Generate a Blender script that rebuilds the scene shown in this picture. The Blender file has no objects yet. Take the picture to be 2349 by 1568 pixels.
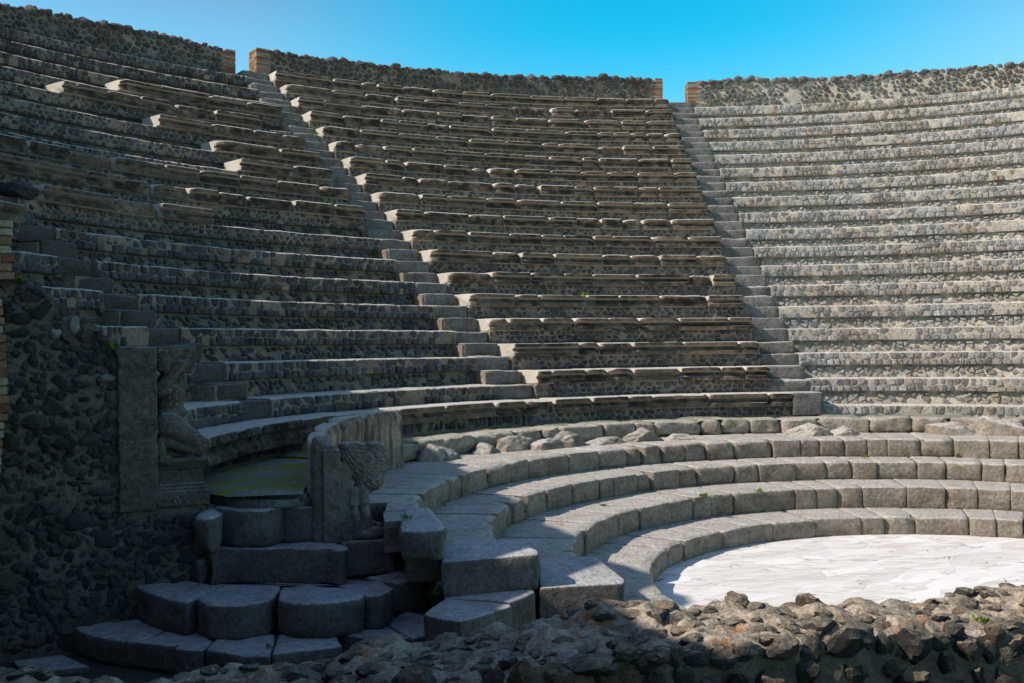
import bpy, bmesh, math, random
import numpy as np
from mathutils import Vector, Matrix, noise

PI = math.pi
S = bpy.context.scene
col = S.collection
rad = math.radians

AZ, EL = rad(166), rad(39)      # direction of the sun
# ------------------------------------------------------------------ camera
CAM = np.array([-8.17815745, -5.37445834, 2.21751111])
YAW, PITCH, ROLL, FPX, PW, PH = 0.5347, 0.0048, -0.0099, 2360.16, 2349.0, 1568.0
_fw = np.array([math.sin(YAW) * math.cos(PITCH), math.cos(YAW) * math.cos(PITCH), math.sin(PITCH)])
_r0 = np.array([math.cos(YAW), -math.sin(YAW), 0.0])
_u0 = np.cross(_r0, _fw)
_rt = _r0 * math.cos(ROLL) + _u0 * math.sin(ROLL)
_up = -_r0 * math.sin(ROLL) + _u0 * math.cos(ROLL)
cd = bpy.data.cameras.new("camera")
co = bpy.data.objects.new("camera", cd)
col.objects.link(co)
cd.sensor_width = 36.0
cd.lens = FPX / PW * 36.0
cd.clip_start = 0.05
cd.clip_end = 6000
M = Matrix.Identity(4)
for i in range(3):
    M[i][0], M[i][1], M[i][2], M[i][3] = _rt[i], _up[i], -_fw[i], CAM[i]
co.matrix_world = M
S.camera = co


def at(x, y, z):
    """survey point: where the sight line through a photo position meets height z"""
    r = _fw + _rt * (x - PW / 2) / FPX + _up * (PH / 2 - y) / FPX
    t = (z - CAM[2]) / r[2]
    q = CAM + t * r
    return (float(q[0]), float(q[1]))


def z7(P):
    return [(x * .3394, 1035.7 + y * .3394) for x, y in P]


def z8(P):
    return [(777 + x * .3394, 1035.7 + y * .3394) for x, y in P]


# ------------------------------------------------------------------ theatre geometry
DZ, DR = 0.40, 0.5724
R16, Z16 = 7.2452, 1.8692
NT = 18
ZR = [Z16 + (16 - k) * DZ for k in range(NT)]
RR = [R16 + (16 - k) * DR for k in range(NT)]
RR[17], ZR[17] = 6.86, 1.47
TH = [131.7, 95.73, 60.07]          # the three flights of steps
RI = [5.09, 4.478, 3.7655, 3.10]    # fronts of the four wide lower steps
ZI = [0.924, 0.689, 0.458, 0.206]
PASS_Z = 1.12
XCLIP = -9.0

# ------------------------------------------------------------------ helpers
def thing(name, label, cat, loc=(0, 0, 0), group=None, kind=None):
    o = bpy.data.objects.new(name, None)
    o.empty_display_size = .2
    col.objects.link(o)
    o.location = loc
    o["label"] = label
    o["category"] = cat
    if group:
        o["group"] = group
    if kind:
        o["kind"] = kind
    return o


def tag(o, label, cat, group=None, kind=None):
    o["label"] = label
    o["category"] = cat
    if group:
        o["group"] = group
    if kind:
        o["kind"] = kind
    return o


class MB:
    def __init__(s):
        s.v, s.f, s.n = [], [], 0

    def add(s, verts, faces):
        n = s.n
        s.v.append(np.asarray(verts, dtype=float).reshape(-1, 3))
        s.n += len(s.v[-1])
        s.f += [tuple(i + n for i in f) for f in faces]

    def build(s, name, mat, parent=None, loc=None, angle=None):
        me = bpy.data.meshes.new(name)
        V = np.concatenate(s.v)
        L = np.array(parent.matrix_basis.translation if parent is not None else (loc or (0, 0, 0)), dtype=float)
        if parent is not None and parent.parent is not None:
            L = L + np.array(parent.parent.location)
        if parent is not None:
            L = np.array([parent.location[i] + (parent.parent.location[i] if parent.parent else 0) for i in range(3)])
        me.from_pydata((V - L).tolist(), [], s.f)
        me.materials.append(mat)
        if angle is not None:
            me.polygons.foreach_set("use_smooth", [True] * len(me.polygons))
            me.set_sharp_from_angle(angle=rad(angle))
        me.update()
        o = bpy.data.objects.new(name, me)
        col.objects.link(o)
        if parent is not None:
            o.parent = parent
        else:
            o.location = L
        return o


def nz(x, y, z, s=1.0):
    return noise.noise(Vector((x * s, y * s, z * s)))


def nzv(x, y, z, s=1.0):
    return noise.noise_vector(Vector((x * s, y * s, z * s)))


def polar(R, deg, z):
    a = rad(deg)
    return (R * math.cos(a), R * math.sin(a), z)


# ---- swept blocks along an arc
CUT_SHARP = [(.010, 0), (.0, -.008), (.0, -.058), (.030, -.062), (.060, -.082), (.064, -.105), (.044, -.122), (.010, -.142), (.008, -.193), (.016, -.2)]
CUT_WORN = [(.05, 0), (.012, -.022), (.0, -.06), (.012, -.085), (.032, -.10), (.034, -.118), (.022, -.135), (.018, -.16), (.02, -.185), (.05, -.2)]
CUT_BROKEN = [(.10, -.012), (.05, -.022), (.03, -.045), (.012, -.075), (.022, -.10), (.01, -.122), (.03, -.145), (.04, -.165), (.06, -.185), (.10, -.2)]


def cut_profile(w):
    if w < .5:
        a, b, t = CUT_SHARP, CUT_WORN, w * 2
    else:
        a, b, t = CUT_WORN, CUT_BROKEN, w * 2 - 1
    return [(p[0] * (1 - t) + q[0] * t, p[1] * (1 - t) + q[1] * t) for p, q in zip(a, b)]


def swept(mb, R, Z, th0, th1, prof, back, rnd, h=None, amp=.004, big=.012, step=.07, endround=.012, chip=0.0, depthcuts=4):
    """one dressed block: profile (dr, dz) swept along the arc, with worn ends and chipped edges"""
    if h is None:
        h = -prof[-1][1]
    front = list(prof)
    P = [(back, -h)]
    for i in range(1, depthcuts):
        t = i / depthcuts
        P.append((back + (front[-1][0] - back) * t, -h))
    P += front[::-1]
    for i in range(1, depthcuts):
        t = i / depthcuts
        P.append((front[0][0] + (back - front[0][0]) * t, front[0][1]))
    P.append((back, front[0][1]))
    m = len(P)
    Rf_ = R if callable(R) else (lambda _t: R)
    L = abs(th1 - th0) * PI / 180 * Rf_(th0)
    n = max(3, int(L / step))
    verts = []
    ox, oy = rnd.uniform(-50, 50), rnd.uniform(-50, 50)
    tiltr, tiltz = rnd.uniform(-big, big), rnd.uniform(-big, big) * .35
    cl = [rnd.random() < chip for _ in range(2)]
    cz = [rnd.uniform(.02, .07) for _ in range(2)]
    ts = [0.0] + [(endround / L) * .5] + [endround / L * 1.6 + (1 - endround / L * 3.2) * i / n for i in range(n + 1)] + [1 - endround / L * .5, 1.0]
    for q, t in enumerate(ts):
        e = min(t, 1 - t) * L
        inset = endround * max(0, 1 - e / (endround * 1.6)) ** 2
        side = 0 if t < .5 else 1
        ck = 0
        if cl[side]:
            ck = cz[side] * max(0, 1 - e / (cz[side] * 1.8))
        th = th0 + (th1 - th0) * t
        for j, (dr, dz) in enumerate(P):
            r_ = Rf_(th) + dr + tiltr * (t - .5)
            z_ = Z + dz + tiltz * (t - .5)
            fr = 1.0 if dr < .12 else .25
            mid = -dz / h - .5
            r_ += inset if dr < .15 else 0
            z_ += inset * (mid * 1.6) * (1 if dr < .15 else .6)
            if dr < .15:
                r_ += ck * (1.0 if dz > -h * .75 else .4)
                z_ -= ck * .6 * (1 if dz > -h * .5 else 0)
            x, y, z = polar(r_, th, z_)
            nv = nzv(x * 5 + ox, y * 5 + oy, z * 12)
            n2 = nzv(x * 17 + ox, y * 17, z * 25 + oy)
            edge = 1.6 if (j in (len(P) - 1 - depthcuts, len(P) - 2 - depthcuts)) else 1
            a1 = amp * 1.6 * fr * edge
            x += nv[0] * a1 + n2[0] * amp * fr
            y += nv[1] * a1 + n2[1] * amp * fr
            z += (nv[2] * a1 + n2[2] * amp * fr) * .45
            verts.append((x, y, z))
    N = len(ts)
    faces = []
    for i in range(N - 1):
        for j in range(m):
            a = i * m + j
            b = i * m + (j + 1) % m
            faces.append((a, b, b + m, a + m))
    faces.append(tuple(range(m - 1, -1, -1)))
    faces.append(tuple((N - 1) * m + j for j in range(m)))
    if th1 < th0:
        faces = [f[::-1] for f in faces]
    mb.add(verts, faces)


# ---- convex cells for stone facings
def clip(poly, px, py, nx, ny):
    out = []
    k = len(poly)
    for i in range(k):
        a, b = poly[i], poly[(i + 1) % k]
        da = (a[0] - px) * nx + (a[1] - py) * ny
        db = (b[0] - px) * nx + (b[1] - py) * ny
        if da <= 0:
            out.append(a)
        if da * db < 0:
            t = da / (da - db)
            out.append((a[0] + (b[0] - a[0]) * t, a[1] + (b[1] - a[1]) * t))
    return out


def cells(u0, u1, v0, v1, w, h, ju, jv, rnd):
    nr = max(1, round((v1 - v0) / h))
    hh = (v1 - v0) / nr
    rows = []
    for r in range(nr):
        u = u0 - rnd.uniform(0, w)
        row = []
        while u < u1 + w:
            ww = w * rnd.uniform(1 - ju, 1 + ju)
            row.append((u + ww / 2, v0 + hh * (r + .5) + rnd.uniform(-jv, jv) * hh))
            u += ww
        rows.append(row)
    out = []
    for r, row in enumerate(rows):
        for i, (su, sv) in enumerate(row):
            if su < u0 or su > u1:
                continue
            nb = [row[j] for j in (i - 2, i - 1, i + 1, i + 2) if 0 <= j < len(row)]
            for rr in (r - 1, r + 1, r - 2, r + 2):
                if 0 <= rr < nr:
                    nb += [q for q in rows[rr] if abs(q[0] - su) < w * 2.2]
            poly = [(max(u0, su - w * 2), v0), (min(u1, su + w * 2), v0), (min(u1, su + w * 2), v1), (max(u0, su - w * 2), v1)]
            for (a, b) in nb:
                dx, dy = a - su, b - sv
                poly = clip(poly, su + dx / 2, sv + dy / 2, dx, dy)
                if len(poly) < 3:
                    break
            if len(poly) >= 3:
                out.append(poly)
    return out


def facet_stone(mb, poly, gap, hgt, mapf, rnd, rough=1.0):
    cx = sum(p[0] for p in poly) / len(poly)
    cy = sum(p[1] for p in poly) / len(poly)
    pts = []
    k = len(poly)
    for i in range(k):
        a, b = poly[i], poly[(i + 1) % k]
        L = math.hypot(a[0] - b[0], a[1] - b[1])
        if L < gap * .6:
            continue
        for t in ((.1, .9) if L > gap * 4 else (.5,)):
            pts.append((a[0] + (b[0] - a[0]) * t, a[1] + (b[1] - a[1]) * t))
    if len(pts) < 4:
        return
    size = max(.02, sum(math.hypot(p[0] - cx, p[1] - cy) for p in pts) / len(pts))
    s0 = max(.4, 1 - gap / size)
    k = len(pts)
    tu, tv = rnd.uniform(-.25, .25) * rough, rnd.uniform(-.25, .25) * rough
    V = []
    hz = hgt * rnd.uniform(.55, 1.25)
    for (s, d, j) in ((s0, -.02, .04), (s0 * .96, hz * .45, .05), (s0 * .80, hz * .9, .07), (s0 * .42, hz * 1.05, .12)):
        for (a, b) in pts:
            uu = (a - cx) * s * (1 + rnd.uniform(-j, j))
            vv = (b - cy) * s * (1 + rnd.uniform(-j, j))
            dd = d + (tu * uu + tv * vv if d > 0 else 0) + (rnd.uniform(-.12, .12) * hz * rough if d > hz * .6 else 0)
            V.append(mapf(cx + uu, cy + vv, dd))
    V.append(mapf(cx, cy, hz * rnd.uniform(.95, 1.15)))
    F = []
    for r in range(3):
        for i in range(k):
            a, b = r * k + i, r * k + (i + 1) % k
            F.append((a, b, b + k, a + k))
    for i in range(k):
        F.append((3 * k + i, 3 * k + (i + 1) % k, 4 * k))
    mb.add(V, F)


# ---- free rocks
_ico = {}


def ico(n):
    if n not in _ico:
        bm = bmesh.new()
        bmesh.ops.create_icosphere(bm, subdivisions=n, radius=1)
        V = np.array([v.co[:] for v in bm.verts])
        F = [tuple(v.index for v in f.verts) for f in bm.faces]
        bm.free()
        _ico[n] = (V, F)
    return _ico[n]


def rock(mb, c, size, nr, sub=2, planes=11, lo=.62, rot=None, pit=.05, zcut=None):
    V, F = ico(sub)
    N = nr.normal(size=(planes, 3))
    N /= np.linalg.norm(N, axis=1)[:, None]
    d = nr.uniform(lo, 1.0, planes)
    D = V @ N.T
    r = np.where(D > .05, d / np.maximum(D, .05), 9)
    # soft minimum keeps the arrises slightly rounded
    rr = -np.log(np.exp(-r * 22).sum(1) + math.exp(-22 * 1.15)) / 22
    if pit:
        off = nr.uniform(-40, 40, 3)
        pn = np.array([.6 * noise.noise(Vector(v * 2.6 + off)) + .4 * noise.noise(Vector(v * 6.1 + off)) for v in V])
        rr = rr * (1 + pit * pn)
    P = V * rr[:, None]
    Q = nr.normal(size=(3, 3))
    q, _ = np.linalg.qr(Q)
    if rot is None:
        P = P @ q
    P = P * np.array(size)
    if rot is not None:
        P = P @ rot.T
    P = P + np.array(c)
    if zcut is not None:
        P[:, 2] = np.minimum(P[:, 2], zcut)
    mb.add(P, F)


def prism_stone(poly, z1, z0, rnd, bev=.03, amp=.006, maxlen=.09, seg=3, under=0.0):
    """a dressed or worn stone from the outline of its top; rounded arrises, uneven faces"""
    a = sum(poly[i][0] * poly[(i + 1) % len(poly)][1] - poly[(i + 1) % len(poly)][0] * poly[i][1] for i in range(len(poly)))
    if a < 0:
        poly = poly[::-1]
    P = [np.array(p[:2], dtype=float) for p in poly]
    k = len(P)
    C = []
    for i in range(k):      # cut the corners back
        p, q, r = P[i - 1], P[i], P[(i + 1) % k]
        for o_ in (p, r):
            L = np.linalg.norm(o_ - q)
            C.append(q + (o_ - q) / max(L, 1e-6) * min(bev * .75, L * .3))
    D = []
    for i in range(len(C)):  # one pass of corner smoothing
        q, r = C[i], C[(i + 1) % len(C)]
        D += [q * .75 + r * .25, q * .25 + r * .75]
    E_ = []
    for i in range(len(D)):
        q, r = D[i], D[(i + 1) % len(D)]
        n = max(1, int(np.linalg.norm(r - q) / maxlen + .5))
        E_ += [q + (r - q) * j / n for j in range(n)]
    O = np.array(E_)
    n = len(O)
    T_ = np.roll(O, -1, 0) - np.roll(O, 1, 0)
    T_ /= np.maximum(np.linalg.norm(T_, axis=1), 1e-6)[:, None]
    IN = np.stack([-T_[:, 1], T_[:, 0]], 1)
    for _ in range(3):
        IN = .5 * IN + .25 * (np.roll(IN, 1, 0) + np.roll(IN, -1, 0))
    c = O.mean(0)
    H = z1 - z0
    b = min(bev, H * .42)
    rings = []
    for f in (0, .5, 1):
        an = f * PI / 2
        rings.append((b * (1 - math.sin(an)) + under * H, z0 + b * (1 - math.cos(an))))
    ns = max(1, int((H - 2 * b) / maxlen))
    for i in range(1, ns + 1):
        t = i / (ns + 1)
        rings.append((under * H * (1 - t), z0 + b + (H - 2 * b) * t))
    for f in (0, .34, .67, 1):
        an = f * PI / 2
        rings.append((b * (1 - math.cos(an)), z1 - b * (1 - math.sin(an))))
    ox = rnd.uniform(-50, 50)
    V = []
    tx, ty = rnd.uniform(-.02, .02), rnd.uniform(-.02, .02)

    def put(x, y, z, top):
        n1 = nzv(x * 3.2 + ox, y * 3.2, z * 4)
        n2 = nzv(x * 12 + ox, y * 12, z * 12)
        hh = (tx * (x - c[0]) + ty * (y - c[1])) if top else 0
        V.append((x + n1[0] * amp * 1.6 + n2[0] * amp * .7, y + n1[1] * amp * 1.6 + n2[1] * amp * .7, z + hh + n1[2] * amp + n2[2] * amp * .5))
    for (ins, z) in rings:
        Q = O + IN * ins
        for x, y in Q:
            put(x, y, z, z > z1 - b * 1.1)
    R_in = O + IN * b
    for sc_ in (.82, .6, .36, .15):
        for x, y in c + (R_in - c) * sc_:
            put(x, y, z1, True)
    put(c[0], c[1], z1, True)
    m = len(rings) + 4
    F = []
    for i in range(m - 1):
        for j in range(n):
            q, r = i * n + j, i * n + (j + 1) % n
            F.append((q, r, r + n, q + n))
    for j in range(n):
        F.append(((m - 1) * n + j, (m - 1) * n + (j + 1) % n, m * n))
    F.append(tuple(range(n - 1, -1, -1)))
    return V, F


# ------------------------------------------------------------------ materials
def mat(name):
    m = bpy.data.materials.new(name)
    m.use_nodes = True
    nt = m.node_tree
    b = nt.nodes["Principled BSDF"]
    b.inputs["Roughness"].default_value = .9
    b.inputs["Specular IOR Level"].default_value = .25
    return m, nt, b


class NG:
    """tiny node writer"""
    def __init__(s, nt):
        s.nt = nt
        s.geo = nt.nodes.new("ShaderNodeNewGeometry")
        s.pos = s.geo.outputs["Position"]

    def node(s, t, **k):
        n = s.nt.nodes.new(t)
        for a, v in k.items():
            setattr(n, a, v)
        return n

    def link(s, a, b):
        s.nt.links.new(a, b)

    def inp(s, sock, v):
        if isinstance(v, bpy.types.NodeSocket):
            s.link(v, sock)
        else:
            sock.default_value = v

    def noise(s, scale, detail=4, rough=.6, vec=None, dist=0.0):
        n = s.node("ShaderNodeTexNoise")
        s.inp(n.inputs["Vector"], vec or s.pos)
        n.inputs["Scale"].default_value = scale
        n.inputs["Detail"].default_value = detail
        n.inputs["Roughness"].default_value = rough
        n.inputs["Distortion"].default_value = dist
        return n.outputs["Fac"]

    def voro(s, scale, feature='F1', vec=None, out="Distance", rnd=1.0):
        n = s.node("ShaderNodeTexVoronoi", feature=feature)
        s.inp(n.inputs["Vector"], vec or s.pos)
        n.inputs["Scale"].default_value = scale
        n.inputs["Randomness"].default_value = rnd
        return n.outputs[out]

    def ramp(s, fac, a, b, lo=(0, 0, 0, 1), hi=(1, 1, 1, 1), interp='LINEAR'):
        n = s.node("ShaderNodeMapRange")
        s.inp(n.inputs["Value"], fac)
        n.inputs["From Min"].default_value = a
        n.inputs["From Max"].default_value = b
        n.interpolation_type = 'SMOOTHSTEP' if interp == 'S' else 'LINEAR'
        return n.outputs["Result"]

    def math(s, op, a, b=0.0, clampv=False):
        n = s.node("ShaderNodeMath", operation=op, use_clamp=clampv)
        s.inp(n.inputs[0], a)
        s.inp(n.inputs[1], b)
        return n.outputs[0]

    def mix(s, fac, a, b, blend='MIX'):
        n = s.node("ShaderNodeMix", data_type='RGBA', blend_type=blend)
        s.inp(n.inputs["Factor"], fac)
        s.inp(n.inputs["A"], a if isinstance(a, bpy.types.NodeSocket) else (*a, 1))
        s.inp(n.inputs["B"], b if isinstance(b, bpy.types.NodeSocket) else (*b, 1))
        return n.outputs["Result"]

    def stretch(s, sx, sy, sz, rz=0.0, vec=None):
        n = s.node("ShaderNodeMapping")
        s.inp(n.inputs["Vector"], vec or s.pos)
        n.inputs["Rotation"].default_value = (0, 0, rz)
        n.inputs["Scale"].default_value = (sx, sy, sz)
        return n.outputs["Vector"]

    def normz(s):
        n = s.node("ShaderNodeSeparateXYZ")
        s.link(s.geo.outputs["Normal"], n.inputs[0])
        return n.outputs["Z"]

    def front(s):
        """1 on faces that look towards the middle of the theatre"""
        m_ = s.node("ShaderNodeVectorMath", operation='MULTIPLY')
        s.link(s.pos, m_.inputs[0])
        m_.inputs[1].default_value = (1, 1, 0)
        n_ = s.node("ShaderNodeVectorMath", operation='NORMALIZE')
        s.link(m_.outputs[0], n_.inputs[0])
        d_ = s.node("ShaderNodeVectorMath", operation='DOT_PRODUCT')
        s.link(n_.outputs[0], d_.inputs[0])
        s.link(s.geo.outputs["Normal"], d_.inputs[1])
        return s.ramp(s.math('MULTIPLY', d_.outputs["Value"], -1.0), .25, .6)

    def bump(s, h, dist, strength=1.0, prev=None):
        n = s.node("ShaderNodeBump")
        n.inputs["Strength"].default_value = strength
        n.inputs["Distance"].default_value = dist
        s.link(h, n.inputs["Height"])
        if prev is not None:
            s.link(prev, n.inputs["Normal"])
        return n.outputs["Normal"]


def island_mat(name, dark, light, warm, dust=.35, gn=1.0, dust_sunc=(.36, .32, .26), bumpd=.012, fine=60, lichen=.0, gain=1.0):
    """small stones: each island its own tone"""
    m, nt, b = mat(name)
    g = NG(nt)
    rnd = g.geo.outputs["Random Per Island"]
    n1 = g.noise(9, 5, .65)
    n2 = g.noise(fine, 4, .7)
    tone = g.math('ADD', g.math('MULTIPLY', rnd, .62), g.math('MULTIPLY', n1, .38))
    c = g.mix(tone, dark, light)
    # a few brown or reddish stones
    w = g.math('GREATER_THAN', g.math('FRACT', g.math('MULTIPLY', rnd, 7.31)), .80)
    c = g.mix(g.math('MULTIPLY', w, .75), c, warm)
    c = g.mix(g.ramp(n2, .35, .7), c, g.mix(1.0, c, (.50, .49, .48), 'MULTIPLY'))
    c = g.mix(g.ramp(g.noise(.8, 4, .6), .42, .62), c, g.mix(1.0, c, (.80, .73, .65), 'MULTIPLY'))
    # dusty mortar smears plus painted sunlight on up-facing bits
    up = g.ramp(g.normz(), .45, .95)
    c = g.mix(g.math('MULTIPLY', g.math('MULTIPLY', up, g.ramp(n2, .3, .6)), dust), c, dust_sunc)
    if lichen:
        sp = g.math('MULTIPLY', g.ramp(g.voro(26), .20, .10), g.ramp(g.noise(2.3), .52, .62))
        c = g.mix(g.math('MULTIPLY', sp, lichen), c, (.55, .55, .50))
    if gn != 1.0:
        c = g.mix(1.0, c, (gn, gn, gn), 'MULTIPLY')
    g.link(c, b.inputs["Base Color"])
    nrm = g.bump(n1, bumpd * 2)
    nrm = g.bump(g.noise(fine * .6, 6, .75), bumpd, 1.0, nrm)
    g.link(nrm, b.inputs["Normal"])
    b.inputs["Roughness"].default_value = .82
    return m


def mortar_mat(name, a, b_, bumpd=.02, moss=0.0, top=None):
    m, nt, b = mat(name)
    g = NG(nt)
    n1 = g.noise(2.2, 6, .65)
    n2 = g.noise(22, 6, .75)
    c = g.mix(g.ramp(n1, .35, .65), a, b_)
    peb = g.voro(30, out="Color")
    sep = g.node("ShaderNodeSeparateColor")
    g.link(peb, sep.inputs[0])
    pk = g.math('MULTIPLY', g.math('GREATER_THAN', sep.outputs[0], .66), g.ramp(g.voro(30), .42, .28))
    c = g.mix(g.math('MULTIPLY', pk, .7), c, (.085, .085, .09))
    c = g.mix(g.ramp(n2, .55, .30), c, g.mix(1.0, c, (.55, .53, .5), 'MULTIPLY'))
    if top:  # up-facing mortar painted pale, like treads in sun
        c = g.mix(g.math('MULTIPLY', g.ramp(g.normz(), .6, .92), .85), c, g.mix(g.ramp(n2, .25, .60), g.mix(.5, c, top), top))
    if moss:
        mm = g.math('MULTIPLY', g.ramp(g.noise(1.1, 5, .6), .50, .62), g.ramp(g.normz(), .5, .9))
        c = g.mix(g.math('MULTIPLY', mm, moss), c, (.10, .105, .02))
    g.link(c, b.inputs["Base Color"])
    nrm = g.bump(n2, bumpd)
    nrm = g.bump(g.noise(90, 4, .7), bumpd * .25, 1, nrm)
    g.link(nrm, b.inputs["Normal"])
    return m


def tufa_mat(name, base, light, always=False, patina=.8, white=.5, st=(1.6, 1.6, 2.2), topa=(.46, .42, .35), topb=(.72, .67, .58)):
    """moulded seat blocks: brown-grey tuff, black crust under the nosing, tops and ends painted sunlit, pale lichen spots"""
    m, nt, b = mat(name)
    g = NG(nt)
    rnd = g.geo.outputs["Random Per Island"]
    n1 = g.noise(2.0, 5, .6)
    n2 = g.noise(14, 6, .7)
    nstreak = g.noise(3.0, 5, .65, vec=g.stretch(*st))
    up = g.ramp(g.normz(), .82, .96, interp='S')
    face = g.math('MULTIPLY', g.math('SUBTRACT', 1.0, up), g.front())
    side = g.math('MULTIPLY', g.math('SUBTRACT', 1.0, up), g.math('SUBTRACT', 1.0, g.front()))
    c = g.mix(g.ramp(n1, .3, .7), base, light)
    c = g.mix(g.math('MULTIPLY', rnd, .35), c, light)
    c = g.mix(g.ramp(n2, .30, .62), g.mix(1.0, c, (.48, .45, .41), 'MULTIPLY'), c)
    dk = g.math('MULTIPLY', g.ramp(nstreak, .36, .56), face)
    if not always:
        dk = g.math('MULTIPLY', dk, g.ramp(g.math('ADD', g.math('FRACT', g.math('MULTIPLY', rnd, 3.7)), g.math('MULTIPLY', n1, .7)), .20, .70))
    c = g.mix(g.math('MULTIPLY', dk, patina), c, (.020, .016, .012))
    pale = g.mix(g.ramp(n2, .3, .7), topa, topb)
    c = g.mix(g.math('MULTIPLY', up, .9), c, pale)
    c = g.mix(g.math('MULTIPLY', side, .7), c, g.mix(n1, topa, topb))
    sp = g.math('MULTIPLY', g.ramp(g.voro(38), .23, .12), g.ramp(g.noise(1.7, 3), .48, .58))
    sp2 = g.math('MULTIPLY', g.ramp(g.noise(8, 6, .8), .58, .66), g.ramp(g.noise(.9, 2), .48, .56))
    c = g.mix(g.math('MULTIPLY', g.math('MAXIMUM', sp, sp2), white), c, (.58, .57, .52))
    ye = g.math('MULTIPLY', g.ramp(g.noise(5, 3), .68, .74), .5)
    c = g.mix(ye, c, (.36, .24, .08))
    g.link(c, b.inputs["Base Color"])
    nrm = g.bump(n2, .02)
    nrm = g.bump(g.noise(75, 4, .75), .008, 1, nrm)
    g.link(nrm, b.inputs["Normal"])
    return m


def slab_mat(name, a, b_, pit=1.0, moss=0.0, edge=None, spots=0, topa=None, topb=None, bmp=1.0):
    """basalt and tuff step stones, pitted, worn tops painted paler for sunlight"""
    m, nt, b = mat(name)
    g = NG(nt)
    rnd = g.geo.outputs["Random Per Island"]
    n1 = g.noise(1.6, 5, .6)
    n2 = g.noise(24, 6, .78)
    n3 = g.noise(6, 5, .7)
    mixf = g.math('ADD', g.math('MULTIPLY', g.ramp(n1, .3, .7), .35), g.math('MULTIPLY', rnd, .65))
    c = g.mix(mixf, a, b_)
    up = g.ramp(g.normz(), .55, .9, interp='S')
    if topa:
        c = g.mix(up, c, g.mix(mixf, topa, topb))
    pits = g.math('MULTIPLY', g.ramp(g.voro(70), .32, .12), g.ramp(g.noise(12, 3), .42, .6))
    c = g.mix(g.math('MULTIPLY', pits, .75), c, g.mix(1.0, c, (.30, .27, .24), 'MULTIPLY'))
    c = g.mix(g.ramp(n2, .58, .34), c, g.mix(1.0, c, (.58, .55, .52), 'MULTIPLY'))
    c = g.mix(g.ramp(n3, .55, .35), c, g.mix(1.0, c, (.74, .71, .67), 'MULTIPLY'))
    if moss:
        mm = g.math('MULTIPLY', g.ramp(g.noise(1.5, 5, .65, dist=.4, vec=g.stretch(1, 3.2, 1, rad(-20))), .43, .57), up)
        sx_ = g.node("ShaderNodeSeparateXYZ")
        g.link(g.pos, sx_.inputs[0])
        mm = g.math('MULTIPLY', mm, g.math('ADD', .35, g.math('MULTIPLY', g.ramp(sx_.outputs["X"], -1.5, -3.8), .65)))
        c = g.mix(g.math('MULTIPLY', mm, moss), c, g.mix(n2, (.10, .15, .016), (.44, .44, .05)))
    if spots:
        sp = g.math('MULTIPLY', g.ramp(g.voro(34), .22, .14), g.ramp(g.noise(3.1, 3), .50, .58))
        c = g.mix(g.math('MULTIPLY', sp, spots), c, (.55, .55, .52))
    face = g.math('SUBTRACT', 1.0, up)
    stain = g.math('MULTIPLY', face, g.ramp(g.noise(2.6, 5, .6, vec=g.stretch(1, 1, 2.5)), .42, .66))
    c = g.mix(g.math('MULTIPLY', stain, .5), c, g.mix(1.0, c, (.48, .40, .31), 'MULTIPLY'))
    g.link(c, b.inputs["Base Color"])
    h = g.math('SUBTRACT', n2, g.math('MULTIPLY', pits, .8 * pit))
    nrm = g.bump(h, .012 * bmp)
    nrm = g.bump(n3, .03 * bmp, 1.0, nrm)
    g.link(nrm, b.inputs["Normal"])
    b.inputs["Roughness"].default_value = .78
    return m


def brick_mat(name, a, b_, c_):
    m, nt, b = mat(name)
    g = NG(nt)
    rnd = g.geo.outputs["Random Per Island"]
    c = g.mix(rnd, a, b_)
    w = g.math('GREATER_THAN', g.math('FRACT', g.math('MULTIPLY', rnd, 5.7)), .6)
    c = g.mix(w, c, c_)
    n2 = g.noise(30, 6, .75)
    c = g.mix(g.ramp(n2, .6, .35), c, g.mix(1.0, c, (.6, .55, .5), 'MULTIPLY'))
    c = g.mix(g.math('MULTIPLY', g.ramp(g.noise(6), .58, .68), .5), c, (.12, .11, .10))
    g.link(c, b.inputs["Base Color"])
    g.link(g.bump(n2, .008), b.inputs["Normal"])
    return m


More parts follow.
